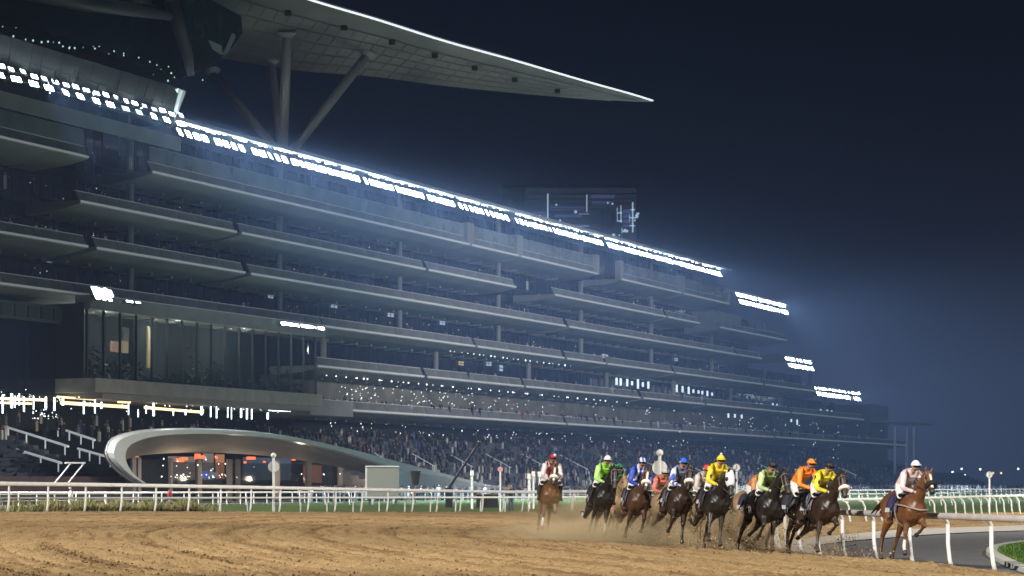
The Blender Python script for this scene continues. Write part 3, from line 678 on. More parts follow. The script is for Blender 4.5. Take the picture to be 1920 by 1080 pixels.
for u0, u1, v in ((1157, 1166, 400), (1157, 1166, 415), (1180, 1195, 409), (1180, 1190, 424), (1182, 1190, 394)):
    b = MB(); b.box(hx(u0), hx(u1), -.9, -.6, hz(v) - .1, hz(v) + .1); b.build('light_line', MATS['hotel_light'], HO)
b = MB()
for u, v in ((1012, 405), (997, 406), (1050, 414), (1079, 398), (1077, 427), (1043, 385), (1139, 381), (1148, 383), (1150, 441), (1161, 442), (1170, 434), (1175, 434), (1172, 431), (1195, 402), (1192, 405), (1190, 414), (1197, 401), (1194, 407)): b.ball((hx(u), -.9, hz(v)), random.uniform(.18, .4), n=6)
for i in range(12): b.ball((hx(1075 + i * 2.6), -.8, hz(426 - i * .15)), .11, n=4); b.ball((hx(1086 + i * 1.6), -.8, hz(402)), .09, n=4)
b.build('hotel_lamp', MATS['hotel_light'], HO)['kind'] = 'stuff'
for u0, u1, v0, v1 in ((987, 1024, 398, 408), (1032, 1096, 388, 394), (1040, 1090, 402, 407), (1108, 1152, 366, 372), (1110, 1146, 378, 384), (1042, 1098, 420, 425), (1168, 1183, 392, 426)):
    b = MB(); b.box(hx(u0), hx(u1), -.3, -.02, hz(v1), hz(v0)); b.build('lit_room', M_hr, HO)
for u in (1031, 1104, 1152):
    b = MB(); b.tube([(hx(u), 6, hz(346)), (hx(u), 6, hz(338))], .12, 5); b.box(hx(u) - .5, hx(u) + .5, 5.8, 6.2, hz(340), hz(338)); b.build('mast', M_ho, HO)
for u in (1129, 1149):
    b = MB(); b.box(hx(u) - .35, hx(u) + .35, -1.1, -.6, hz(440), hz(397)); b.build('frame_post', MATS['hotel_roof'], HO)
b = MB(); b.box(hx(1129), hx(1149), -1.1, -.6, hz(399), hz(396)); b.box(hx(1129), hx(1149), -1.1, -.6, hz(425), hz(422)); b.build('frame_beam', MATS['hotel_roof'], HO)

# ------------------------------------------------------------------ curved tunnel canopy in front of the seats
EC = thing('tunnel_canopy', 'sweeping white-edged eyelid canopy over glazed rooms at the foot of the stand', 'canopy', P0, TH)
n1 = 18; NC = 90
def q18(u, v): return q3(u, v, n1)
up = curve([(268, 906), (238, 885), (218, 862), (214, 845), (230, 822), (290, 808), (400, 806), (520, 815), (640, 838), (760, 869), (905, 906), (990, 922)], NC)
lo = curve([(274, 906), (252, 890), (238, 868), (236, 848), (250, 831), (300, 817), (400, 813.5), (520, 822.5), (640, 847), (745, 879), (860, 912), (950, 930)], NC)
U_ = [q18(*p) for p in up]; D_ = [q18(*p) for p in lo]
Bk = []
for k_, (p, q) in enumerate(zip(U_, D_)):
    t = k_ / (NC - 1); f = max(0, 1 - t * 1.15); Bk.append(Vector((q.x + 18 * f + 1, -3.5 - 12 * (1 - f), max(-.2, q.z * .76))))
M_lip = mat('canopy_white_lip', (.50, .52, .53), .3, var=.06, scale=.5)
M_csof = mat('canopy_soffit', (.34, .30, .28), .75, var=.08, scale=.3)
b = MB(); b.loft([[u_, u_ + Vector((0, .8, .15)), d_ + Vector((0, .9, 0)), d_] for u_, d_ in zip(U_, D_)]); b.build('lip', M_lip, EC, False)
b = MB(); b.loft([[d_ + Vector((0, .6, .05)), d_.lerp(k_, .5) + Vector((0, 0, .25)), k_, k_ + Vector((0, 0, .5)), u_ + Vector((0, 1.2, 0))] for u_, d_, k_ in zip(U_, D_, Bk)]); b.build('shell', M_csof, EC, False)
b = MB(); b.loft([[u_ + Vector((0, .9, .18)), u_ + Vector((0, 1.0, .3 * max(0, 1 - k_ / 32))), u_ + Vector((0, 1.0, .3 * max(0, 1 - k_ / 32) - .25)), u_ + Vector((0, .9, -.1))] for k_, u_ in enumerate(U_[:60])]); b.build('upper_rim', M_lip, EC)
nW = 4.0
gbox('room_wall', mat('dim_room_wall', (.045, .045, .05), .7, var=.5, scale=.3), su(262, 1), su(760, 1), .6, 1, 0, 4.8, EC)
s = su(250, nW)
while s < su(715, nW): bay(s, s + 3.2, 0.1, 4.5, nW, mat('tunnel_glass', (.02, .03, .035), .1, alpha=.35), EC); s += 3.25
for u, w in ((252, 3.5), (262, 3), (322, 2), (375, 4), (432, 4), (448, 3), (520, 5), (580, 4), (640, 4)):
    n = 4.6; gbox('pier', mat('pier_stone', (.22, .20, .19), .7), su(u - w, n), su(u + w, n), n - .3, n, 0, 4.9, EC)
for u, v0, v1, w, m in ((256, 853, 900, 3, mat('amber_room', (.6, .3, .1), emit=(1, .45, .12), es=.7, sample=False)), (412, 852, 898, 8, mat('brown_room', (.4, .2, .1), emit=(.75, .33, .14), es=.45, sample=False)), (390, 850, 900, 10, mat('grey_room', (.3, .3, .3), emit=(.5, .42, .36), es=.22, sample=False)),
                        (384, 884, 897, 6, mat('blue_screen', (.1, .2, .9), emit=(.15, .25, 1), es=.7, sample=False)), (400, 885, 893, 7, M_cool), (340, 856, 900, 25, MATS['grey_room']), (500, 858, 900, 45, mat('dim_blue_room', (.1, .12, .16), emit=(.2, .28, .4), es=.2, sample=False)), (590, 872, 905, 22, mat('dim_red_room', (.3, .15, .1), emit=(.6, .27, .16), es=.35, sample=False)), (650, 875, 905, 30, MATS['dim_blue_room'])):
    n = 1.2 + random.uniform(0, .5); gbox('lit_room', m, su(u - w, n), su(u + w, n), n, n + .06, zu(u, v1, n), zu(u, v0, n), EC)
for u, v, w, h in ((337, 863, 7, 3), (345, 860, 6, 2.5), (370, 856, 5, 5), (378, 857, 4, 3), (428, 867, 3, 1.5), (470, 859, 8, 2.5), (459, 867, 2, 1.5), (495, 866, 2, 1.5), (405, 858, 2, 2), (550, 862, 3, 1.5)):
    n = 4.3; gbox('red_sign', M_red, su(u - w, n), su(u + w, n), n, n + .08, zu(u, v + h, n), zu(u, v - h, n), EC)
P_ = []
for _ in range(44):
    u = random.choice([random.gauss(345, 10), random.uniform(280, 430), random.gauss(405, 14), random.uniform(440, 690)]); n = 4.7; P_.append((su(u, n), n, zu(u, random.choice([random.uniform(855, 870), random.uniform(868, 898), random.uniform(888, 896)]), n)))
sparks('room_lamp', M_spark, P_, .075, EC)
for u in (330, 440, 560, 660):
    l = bpy.data.lights.new('room_lamp', 'POINT'); l.energy = 420; l.color = (1, .78, .55); l.shadow_soft_size = .3; o = bpy.data.objects.new('room_lamp', l); COL.objects.link(o); o.location = ST @ Vector((su(u, 7.5), -7.5, 2.6))
# pale plastered wall of the ramp at the canopy's right foot
b = MB(); b.loft([[Vector((su(u, 20), -20, 0)), Vector((su(u, 20), -20, zu(u, v, 20))), Vector((su(u, 20), -19.6, zu(u, v, 20))), Vector((su(u, 20), -19.6, 0))] for u, v in ((748, 882), (830, 893), (900, 910), (985, 920))]); b.build('ramp_wall', mat('ramp_plaster', (.36, .37, .37), .8, var=.05), EC)

# ------------------------------------------------------------------ far end canopy on lit columns
EN = thing('end_canopy', 'faint flat canopy on three tall lit columns beyond the stand end', 'canopy', P0, TH)
for u, v0 in ((1678, 800), (1700, 800), (1713.5, 801)):
    n = 6; s = su(u, n); b = MB(); b.tube([(s, -n, 0), (s, -n, zu(u, v0, n))], .28, 8); b.build('column', mat('lit_column', (.5, .5, .55), emit=(.5, .6, .8), es=.07, sample=False), EN)
b = MB(); b.box(su(1664, 6), su(1736, 6), -8, -2, zu(1700, 794, 6), zu(1700, 792, 6)); b.build('roof', M_conc, EN)
# low seating bank that runs on past the end of the stand
b = MB()
for i in range(8): b.box(su(1620), su(1780) , -14 + i * 1.4, -12.6 + i * 1.4, 0, 5.5 * (i + 1) / 8 * .9)
tag(b.build('end_seating', mat('end_seating_concrete', (.20, .22, .23), .8, var=.3, scale=.5)), 'low grey seating bank running past the far end of the stand', 'seating').matrix_world = ST

# ------------------------------------------------------------------ far lamps beyond
for i, (u, v) in enumerate(((1786, 885), (1803, 879), (1838, 880), (1862, 887), (1877, 887), (1909, 879), (1787, 892), (1809, 891))):
    Y = 900; p = at(u, v, Y); t = thing('street_lamp', f'distant street lamp low over the crowd at the far right, {ordinal(i)} of the scatter', 'lamp', (p.x, Y, 0), 0, 'distant street lamps')
    b = MB(); b.tube([(0, 0, 0), (0, 0, p.z)], .12, 6); b.build('pole', M_hous, t); b = MB(); b.ball((0, 0, p.z), .42, n=8); b.build('lamp', M_warm if i in (3, 4) else M_spark, t)

# ------------------------------------------------------------------ rails
M_rail = mat('white_rail_plastic', (.72, .72, .70), .4, var=.08, scale=3)
def rail(name, label, pts, zf, h, step, hook, r=.055, pr=.045, group=None, flare=.10, bar_m=None):
    """pts: ground line (smoothed); hook: reach of the goose-neck post to its left side (x>0) or right"""
    P = np.array(pts, float); L = np.sum(np.hypot(*np.diff(P, axis=0).T)); Q = resample(pts, max(2, int(round(L / step)) + 1))
    t = thing(name, label, 'rail', (Q[0][0], Q[0][1], 0), 0, group); o = Vector((Q[0][0], Q[0][1], 0))
    fine = resample(pts, len(Q) * 4); bar = []
    for i, p in enumerate(fine):
        d = fine[min(i + 1, len(fine) - 1)] - fine[max(i - 1, 0)]; d = d / np.hypot(*d); nn = Vector((-d[1], d[0], 0))
        bar.append(Vector((p[0], p[1], zf(p[0], p[1]) + h)) + nn * hook - o)
    b = MB(); b.tube(bar, r, 8, flat=1.25); b.build('top_rail', bar_m or M_rail, t, True)
    me = {}
    for i, p in enumerate(Q):
        d = Q[min(i + 1, len(Q) - 1)] - Q[max(i - 1, 0)]; a = math.atan2(d[1], d[0]); z = zf(p[0], p[1])
        if 'm' not in me:
            b = MB(); k_ = 1 if hook > 0 else -1; q = abs(hook)
            path = [(0, k_ * -flare, 0), (0, k_ * -flare * .4, .25), (0, 0, .6), (0, k_ * q * .02, h - q * .9), (0, k_ * q * .3, h - q * .35), (0, k_ * q, h - .03)]
            b.tube(path, pr, 8); me['m'] = b.mesh('post', M_rail, True)
        link('post', me['m'], t, Vector((p[0], p[1], z)) - o, a)
    return t
rail('outer_rail', 'white running rail along the far left edge of the sand track', [(-34, 68), (-29.5, 78), (-21.8, 91), (-8.8, 113), (1.3, 130), (13, 155)], lambda x, y: float(HT(x, y)) - .02 if y < 132 else float(HT(1.3, 132)) - .02, 1.23, 2.42, -.16, r=.07)
z0 = lambda x, y: -.01
rail('turf_rail', 'white hooked rail just behind the outer rail, standing on the turf', [(-42, 138), (-20, 141), (0, 146), (8, 152)], z0, 1.08, 1.75, -.38, r=.05)
M_drail = mat('dusty_rail_plastic', (.40, .37, .355), .5, var=.15, scale=2)
rail('inside_rail', 'nearest white rail between the sand track and the grey road', [(11.15, 45), (10.7, 47), (10.2, 49.35), (9.74, 51.7), (9.26, 54), (8.8, 56.4), (8.45, 58.8), (8.25, 61.2), (8.15, 63.6), (8.2, 66), (8.4, 68.4)][::1], lambda x, y: 0.0, 1.25, 2.4, .2, r=.062, pr=.05, bar_m=M_drail)
rail('straight_rail', 'white goose-neck rail across the sand beyond the road', [(13.2, 100), (16.9, 106.5), (24.5, 121), (33, 140), (45, 165), (70, 215)], z0, 1.22, 2.4, .42, r=.06)
rail('turf_rail', 'low distant white rail on the turf behind the goose-neck rail', [(18, 165), (40, 196), (70, 250), (100, 320)], z0, 1.15, 2.8, .35, r=.05, pr=.045)
rail('turf_rail', 'farthest thin white rail across the turf before the crowd', [(-48, 196), (-20, 202), (0, 220), (40, 262), (80, 330), (130, 430)], z0, 1.2, 2.6, .3, r=.06, pr=.055)
def crowd_rail(n, h, m, label, s0=-90, s1=520):
    t = thing('crowd_barrier', label, 'barrier', Fp(s0, n, 0), TH); b = MB(); b.box(0, s1 - s0, -.05, .05, h - .08, h); b.box(0, s1 - s0, -.03, .03, h * .45, h * .45 + .05); b.build('bar', m, t)
    b = MB(); x = 0
    while x < s1 - s0: b.box(x - .04, x + .04, -.04, .04, 0, h); x += 2.5
    b.build('post', m, t)['kind'] = 'stuff'
crowd_rail(26, 1.15, M_rail, 'white barrier in front of the standing crowd')
t = thing('hoarding', 'long pale advertising-height board fence at the crowd edge', 'fence', Fp(60, 30, 0), TH)
for i in range(24):
    if i % 5 == 3: continue
    b = MB(); b.box(i * 6, i * 6 + 5.9, -.06, .06, .1, .95); b.build('board', M_rail if i % 3 else M_conc, t)

# ------------------------------------------------------------------ course markers, screen, crane
def numeral(txt, size, m, parent, loc, rx=R(90)):
    cu = bpy.data.curves.new('numeral', 'FONT'); cu.body = txt; cu.size = size; cu.extrude = .004; cu.align_x = 'CENTER'; cu.align_y = 'CENTER'
    o = bpy.data.objects.new('numeral', cu); me = bpy.data.meshes.new_from_object(o); bpy.data.objects.remove(o); me.materials.clear(); me.materials.append(m)
    q = link('numeral', me, parent, loc); q.rotation_euler = (rx, 0, 0); return q
M_ink = mat('black_print', (.02, .02, .025), .6)
M_mark = mat('marker_white', (.75, .75, .73), .45)
def marker(u, v, rpx, Y, label, num=None, ball=False, col=None, back=False, cat='course marker'):
    p = at(u, v, Y); r = rpx / F * Y; t = thing('course_marker', label, cat, (p.x, Y, 0))
    b = MB(); b.tube([(0, 0, -.05), (0, 0, p.z - (0 if ball or back else r * .8))], .055 if not ball else .09, 8); b.build('post', M_mark, t)
    b = MB(); b.tube([(0, .04 if back else -.06, p.z), (0, .10 if back else -.02, p.z)], r, 28)
    b.build('disc', col or M_mark, t)
    if ball:
        b = MB(); b.tube([(0, 0, p.z), (0, 0, p.z + r * 1.7)], .09, 8); b.build('upper_post', M_mark, t); b = MB(); b.ball((0, 0, p.z + r * 2.0), r * .48, n=14); b.build('finial', M_mark, t, True)
    if num:
        b = MB(); ri = []
        for k_ in range(33): a = 2 * math.pi * k_ / 32; ri.append((math.cos(a) * r * .93, -.07, p.z + math.sin(a) * r * .93))
        b.tube(ri, r * .07, 5); b.build('rim', MATS['grey_parapet'], t)
        numeral(num, r * 1.5, M_ink, t, (0, -.068, p.z))
marker(513, 875, 10.5, 152, 'white post with a back-turned disc and ball finial before the canopy', ball=True, back=True)
marker(1237, 877, 14, 120, 'winning post with pale disc and ball finial rising behind the field', ball=True, back=True)
marker(938, 880, 5, 150, 'thin white post with a small pinkish disc', col=mat('marker_pink', (.75, .42, .40), .5))
marker(1381, 876.5, 7.5, 140, 'round white marker numbered 1 behind the field', num='1')
marker(1855, 890, 6.5, 150, 'round white marker numbered 2 by the right-hand rail', num='2')
for u, vt in ((885, 882), (992, 888), (1000, 884), (1011, 884)):
    p = at(u, vt, 170); t = thing('white_post', f'slim white post {["alone beside the ramp foot", "first of the trio left of the last horse", "middle of the trio left of the last horse", "third of the trio left of the last horse"][(885, 992, 1000, 1011).index(u)]}', 'post', (p.x, 170, 0)); b = MB(); b.tube([(0, 0, 0), (0, 0, p.z - .5), (0, 0, p.z - .4), (0, 0, p.z)], [.09, .09, .16, .13], 8); b.build('shaft', M_mark, t)
p = at(718, 917, 196); t = thing('video_screen', 'back of a pale grey screen box standing before the canopy', 'screen', (p.x, 196, 0), R(4))
b = MB(); b.box(-1.45, 1.45, 0, 1.0, .6, 3.55); b.build('cabinet', mat('screen_back_grey', (.20, .215, .20), .6, var=.05), t); b = MB(); b.box(-1.6, 1.5, -.1, 1.1, 3.56, 3.64); b.build('hood', M_mark, t); b = MB(); b.box(-1.62, -1.46, .1, .9, .5, 3.5); b.build('side_panel', M_mark, t)
for x in (-1.2, 1.2): b = MB(); b.box(x - .1, x + .1, .3, .6, 0, .6); b.build('leg', M_hous, t)
p0, p1 = at(842, 914, 180), at(899, 829, 180); t = thing('camera_crane', 'dark slanting camera crane arm reaching over the rail', 'crane', (p0.x, 180, 0))
b = MB(); b.tube([Vector((0, 0, p0.z)), Vector((p1.x - p0.x, 0, p1.z))], [.13, .09], 6); b.build('arm', mat('crane_black', (.015, .015, .018), .5), t); b = MB(); b.box(-.3, .3, -.3, .3, 0, p0.z); b.build('base', MATS['crane_black'], t)
b = MB(); b.ball((p1.x - p0.x, 0, p1.z), (.16, .16, .2)); b.build('camera_head', MATS['crane_black'], t)
# speaker tubs and black boxes on the turf edge
for u0, u1, v0, v1, Y, lab in ((893, 934, 920, 948, 172, 'black equipment case on the turf by the thin post'), (697, 700, 0, 0, 0, '')):
    if not Y: continue
    p = at((u0 + u1) / 2, v1, Y); t = thing('equipment_case', lab, 'case', (p.x, Y, 0)); w = (u1 - u0) / F * Y / 2; b = MB(); b.box(-w, w, 0, .8, .08, 1.1); b.build('case', MATS['crane_black'], t); b = MB(); b.box(-w - .03, w + .03, -.03, .83, 1.1, 1.18); b.build('lid', M_hous, t)
t = thing('loudspeaker', 'dark loudspeaker tub on a stand beside the ramp wall', 'loudspeaker', (at(779, 917, 200).x, 200, 0)); b = MB(); b.tube([(0, 0, 1.9), (0, 0, 3.2)], [.30, .52], 12); b.build('horn', MATS['crane_black'], t); b = MB(); b.tube([(0, 0, 0), (0, 0, 1.9)], .07, 6); b.build('stand', M_hous, t)
# ------------------------------------------------------------------ people on the apron and in the stand
SKIN = mat('skin', (.36, .20, .13), .6)
CL = [mat(n_, c, .8) for n_, c in (('white_robe', (.62, .62, .60)), ('black_cloth', (.02, .02, .024)), ('navy_cloth', (.03, .04, .09)), ('grey_cloth', (.16, .16, .17)), ('red_cloth', (.38, .05, .05)), ('beige_cloth', (.40, .32, .24)), ('teal_cloth', (.05, .22, .22)), ('blue_cloth', (.06, .12, .38)))]
HAIR = mat('dark_hair', (.02, .016, .013), .7)
def person_shape(robe, arm, rnd):
    b = MB(); r = rnd
    if robe: b.tube([(0, 0, 0), (0, 0, .5), (0, 0, 1.0), (0, 0, 1.38), (0, 0, 1.48)], [.24, .22, .19, .22, .08], 8, 0, flat=.72, side=(0, 1, 0))
    else:
        for s in (-1, 1): b.tube([(s * .11 + r * .02, 0, 0), (s * .10, 0, .48), (s * .08, 0, .92)], [.06, .075, .10], 6, 1)
        b.tube([(0, 0, .84), (0, 0, 1.1), (0, 0, 1.36), (0, 0, 1.48)], [.17, .17, .21, .08], 8, 0, flat=.7, side=(0, 1, 0))
    for s in (-1, 1):
        if arm and s > 0: pa = [(.2, 0, 1.38), (.34, -.1, 1.2), (.14, -.24, 1.42)]
        else: pa = [(s * .21, 0, 1.38), (s * .27, 0, 1.12), (s * .26, -.08, .86)]
        b.tube(pa, [.06, .05, .04], 5, 0); b.ball(pa[-1], .05, 2, 6)
    b.tube([(0, 0, 1.42), (0, 0, 1.53)], .055, 6, 2); b.ball((0, -.01, 1.62), (.08, .10, .12), 2, 8); b.ball((0, .02, 1.66), (.087, .10, .10), 3 if not robe else 0, 8)
    return b
shapes = {}
DESC = ['in a white robe', 'in black clothes', 'in navy clothes', 'in grey clothes', 'in a red top', 'in a beige top', 'in a teal top', 'in a blue top']
def spectator(p, rz, ci, arm, where, group, sc=1.0):
    robe = ci == 0; k_ = (ci, arm)
    if k_ not in shapes: shapes[k_] = person_shape(robe, arm, random.uniform(-1, 1)).mesh('person', [CL[ci], CL[random.choice([1, 2, 3])], SKIN, HAIR], True)
    o = link('person', shapes[k_], None, p, rz); o.scale = (sc, sc, sc)
    tag(o, f'person {DESC[ci]}{" shading eyes" if arm else ""} {where}', 'person', group); return o
wts = [.26, .27, .16, .14, .025, .07, .04, .035]
SPEC = []
for i in range(260):
    if i < 120: u = random.uniform(560, 1000); w_ = 'behind the left turf rails'
    else: u = random.uniform(1395, 1925); w_ = 'behind the right-hand barrier'
    n = random.uniform(19, 25) if i < 120 else random.uniform(22.5, 25.5)
    p = Fp(su(u, n), n, .004); SPEC.append((u, spectator(p, random.uniform(0, 6.28), int(rng.choice(8, p=wts)), random.random() < .25, w_, 'spectators along the apron', random.uniform(.9, 1.06))))
kinds_ = {}
for u, o in sorted(SPEC, key=lambda q: q[0]): kinds_.setdefault(o['label'], []).append(o)
for l_, os_ in kinds_.items():
    for i, o in enumerate(os_):
        if len(os_) > 1: o['label'] = f'{l_}, {ordinal(i)} such from left'
pd = at(958, 945, 158); spectator((pd.x, 158, -.01), .3, 1, False, 'alone on the turf beside the thin pink-disc post', 'track staff', 1.12)
pd = at(318, 920, 160); spectator((pd.x, 160, -.01), 2.3, 4, False, 'behind the weeds at the left rail', 'track staff')
pd = at(132, 930, 165); spectator((pd.x, 165, -.01), 2.0, 0, True, 'on the turf behind the left rail', 'track staff')
# the mass of people deeper in: one body of figures each
DK = False
def mass(name, n_, place, label=None, zs=1.0, seated=True, pale=.25):
    b = MB()
    for _ in range(n_):
        p, hh = place(); x, y, z = p; c = int(rng.choice(8, p=wts)) if random.random() > (.8 if DK else .35) else (0 if random.random() < pale else random.choice([1, 1, 2]))
        w = random.uniform(.17, .24); h = hh * random.uniform(.85, 1.1); a = random.uniform(0, 3); ca, sa_ = math.cos(a) * w, math.sin(a) * w
        b.add([(x + ca, y + sa_, z), (x - sa_, y + ca, z), (x - ca, y - sa_, z), (x + sa_, y - ca, z), (x + ca, y + sa_, z + h * .8), (x - sa_, y + ca, z + h * .8), (x - ca, y - sa_, z + h * .8), (x + sa_, y - ca, z + h * .8)], [(0, 1, 5, 4), (1, 2, 6, 5), (2, 3, 7, 6), (3, 0, 4, 7), (4, 5, 6, 7)], c)
        b.ball((x, y, z + h * .92), (.10, .10, .13), 8 if random.random() < .7 else c, 5)
    o = b.build(name, CL + [SKIN]); o['kind'] = 'stuff'; o.matrix_world = ST; return o
def on_tier():
    i = min(15, int(abs(random.gauss(6, 5)))); s = random.uniform(su(600), su(1700)); n = 11 - i * 1.35 - .6; return (s, -n, 1.6 + i * .5), 1.35
def on_low():
    i = random.randrange(0, 5); s = random.uniform(su(690), su(1700)); n = 11 - i * 1.35 - .6; return (s, -n, 1.6 + i * .5), 1.15
mass('crowd', 700, on_low, pale=.35)
def on_high():
    i = random.randrange(4, 16); s = random.uniform(su(600), su(1700)); n = 11 - i * 1.35 - .6; return (s, -n, 1.6 + i * .5), 1.12
DK = True
mass('crowd', 2300, on_high, pale=.0)
DK = False
def on_tier_l():
    i = random.randrange(9, 16); s = random.uniform(su(-60), su(590)); n = 11 - i * 1.35 - .6; return (s, -n, 1.6 + i * .5 + (.6 if s > su(205, 8) else 0)), 1.5
mass('crowd', 150, on_tier_l, pale=.05)
def on_terrace2(): s = random.uniform(su(640), su(1640)); return (s, random.uniform(.3, 5.5), LV[2] + .3), 1.7
mass('crowd', 750, on_terrace2, pale=.2)
def on_terrace3(): s = random.uniform(su(850), su(1500)); return (s, random.uniform(.3, 4), LV[3] + .3), 1.7
mass('crowd', 90, on_terrace3)
def on_upper(): l = random.choice([4, 4, 5, 5, 6, 7]); s = random.uniform(su(20), su({4: 1540, 5: 1400, 6: 1290, 7: 1110}[l])); return (s, random.uniform(.8, 2.5), LV[l] + .3), 1.72
mass('crowd', 330, on_upper, pale=.1)
def on_apron(): n = random.uniform(13.5, 21); u = random.uniform(580, 1930); s = su(u, n); return (s, -n, 0), 1.72
mass('crowd', 1100, on_apron, pale=.45)
def on_front(): n = random.uniform(24.2, 25.6); u = random.uniform(1380, 1930); s = su(u, n); return (s, -n, 0), 1.72
mass('crowd', 420, on_front, pale=.8)
# ------------------------------------------------------------------ horses and riders
def coat(name, col, spec=.42, rough=.42):
    m = mat(name, col, rough, var=.32, scale=3.2, spec=spec, detail=4, bump=.25); n = m.node_tree; L = n.links; b = n.nodes['Principled BSDF']
    # sand kicked up over the legs and belly
    tc = n.nodes.new('ShaderNodeTexCoord'); sp = n.nodes.new('ShaderNodeSeparateXYZ'); L.new(tc.outputs['Object'], sp.inputs[0])
    mr = n.nodes.new('ShaderNodeMapRange'); L.new(sp.outputs['Z'], mr.inputs[0]); mr.inputs[1].default_value = 1.15; mr.inputs[2].default_value = .1; mr.inputs[3].default_value = .0; mr.inputs[4].default_value = .5
    no = n.nodes.new('ShaderNodeTexNoise'); no.inputs['Scale'].default_value = 14; no.inputs['Detail'].default_value = 5; L.new(tc.outputs['Object'], no.inputs['Vector'])
    nr = n.nodes.new('ShaderNodeMapRange'); L.new(no.outputs[0], nr.inputs[0]); nr.inputs[1].default_value = .42; nr.inputs[2].default_value = .66
    mu = n.nodes.new('ShaderNodeMath'); mu.operation = 'MULTIPLY'; L.new(mr.outputs[0], mu.inputs[0]); L.new(nr.outputs[0], mu.inputs[1])
    src = b.inputs['Base Color'].links[0].from_socket; mx = n.nodes.new('ShaderNodeMix'); mx.data_type = 'RGBA'; L.new(mu.outputs[0], mx.inputs[0]); L.new(src, mx.inputs[6]); mx.inputs[7].default_value = (.17, .105, .05, 1); L.new(mx.outputs[2], b.inputs['Base Color']); return m
M_hoof = mat('hoof_horn', (.045, .035, .028), .6)
M_white = mat('white_hair', (.55, .52, .47), .7)
M_nose = mat('dark_muzzle', (.022, .017, .015), .5)
M_leath = mat('dark_leather', (.018, .013, .011), .4)
M_strap = mat('pale_strap', (.26, .21, .18), .6)
M_fleece = mat('white_fleece', (.70, .66, .58), .95, bump=.5, scale=60)
M_eye = mat('horse_eye', (.008, .006, .005), .08)
COATS = {
 'chestnut': (coat('chestnut_coat', (.125, .050, .020)), coat('chestnut_leg', (.085, .036, .016)), mat('chestnut_mane', (.15, .055, .02), .7)),
 'bay': (coat('bay_coat', (.060, .029, .017)), coat('bay_leg', (.025, .016, .013)), mat('black_mane', (.010, .009, .009), .6)),
 'darkbay': (coat('dark_bay_coat', (.028, .015, .011)), coat('dark_bay_leg', (.020, .013, .011)), MATS['black_mane']),
 'black': (coat('black_coat', (.012, .010, .010)), coat('black_leg', (.012, .010, .010)), MATS['black_mane']),
 'brown': (coat('brown_coat', (.105, .050, .020)), coat('brown_leg', (.060, .032, .018)), MATS['black_mane']),
 'dun': (coat('dusty_coat', (.28, .18, .10)), coat('dusty_leg', (.24, .155, .09)), mat('dusty_mane', (.15, .10, .06), .8)),
}
class Body:
    """closed lofts that a voxel remesh melts into one skin; each carries a material index"""
    def __init__(s): s.mb = MB(); s.seg = []
    def tube(s, pts, rad, mi, n=12, flat=1.0, side=None):
        s.mb.tube(pts, rad, n, mi, True, flat, side)
        if not hasattr(rad, '__len__'): rad = [rad] * len(pts)
        for i in range(len(pts) - 1): s.seg.append((Vector(pts[i]), Vector(pts[i + 1]), rad[i], rad[i + 1], mi))
    def ball(s, c, r, mi):
        s.mb.ball(c, r, mi, 12); q = r if not hasattr(r, '__len__') else sum(r) / 3; s.seg.append((Vector(c), Vector(c) + Vector((0, 0, .001)), q, q, mi))
    def make(s, name, mats, voxel, smooth=7):
        me = s.mb.mesh(name, mats); o = bpy.data.objects.new(name, me); COL.objects.link(o)
        m = o.modifiers.new('r', 'REMESH'); m.mode = 'VOXEL'; m.voxel_size = voxel; m.use_smooth_shade = True
        m = o.modifiers.new('s', 'SMOOTH'); m.iterations = smooth; m.factor = .5
        dg = bpy.context.evaluated_depsgraph_get(); dg.update(); out = bpy.data.meshes.new_from_object(o.evaluated_get(dg))
        bpy.data.objects.remove(o); bpy.data.meshes.remove(me)
        n = len(out.polygons); C_ = np.empty(n * 3); out.polygons.foreach_get('center', C_); C_ = C_.reshape(n, 3)
        best = np.full(n, 1e9); idx = np.zeros(n, int)
        for a, b, r0, r1, mi in s.seg:
            a_ = np.array(a); d = np.array(b) - a_; L = max(d @ d, 1e-9); t = np.clip(((C_ - a_) @ d) / L, 0, 1)
            q = np.linalg.norm(C_ - a_ - t[:, None] * d, axis=1) - (r0 + (r1 - r0) * t); w = q < best; best[w] = q[w]; idx[w] = mi
        out.materials.clear()
        for m in mats: out.materials.append(m)
        out.polygons.foreach_set('material_index', idx.astype(np.int32)); out.polygons.foreach_set('use_smooth', [True] * n); out.update(); out.name = name
        return out
def dirv(a): return Vector((math.sin(R(a)), 0, -math.cos(R(a))))
FL = {'reach': (52, 46, 62), 'stance': (8, 6, 40), 'land': (24, 18, 50), 'back': (-24, -26, 0), 'fold': (62, -62, -70), 'lift': (30, -82, -110), 'half': (42, -38, -60)}
HL = {'push': (8, -52, -26, 10), 'stance': (34, -34, 2, 38), 'under': (62, -8, 18, 45), 'trail': (6, -62, -72, -80), 'flick': (14, -50, -95, -120), 'mid': (45, -30, -30, -20)}
def leg_pts(front, side, pose, spread=0.0):
    if front:
        p = Vector((.52, side * .14, 1.02)); a = FL[pose]; Ls = (.43, .31, .14)
    else:
        p = Vector((-.72, side * .15, 1.22)); a = HL[pose]; Ls = (.40, .45, .37, .14)
    pts = [p]
    for q, l in zip(a, Ls):
        d = dirv(q); d.y = side * spread; pts.append(pts[-1] + d.normalized() * l)
    d = dirv(a[-1] * .8 + (0)); pts.append(pts[-1] + d * .09); return pts
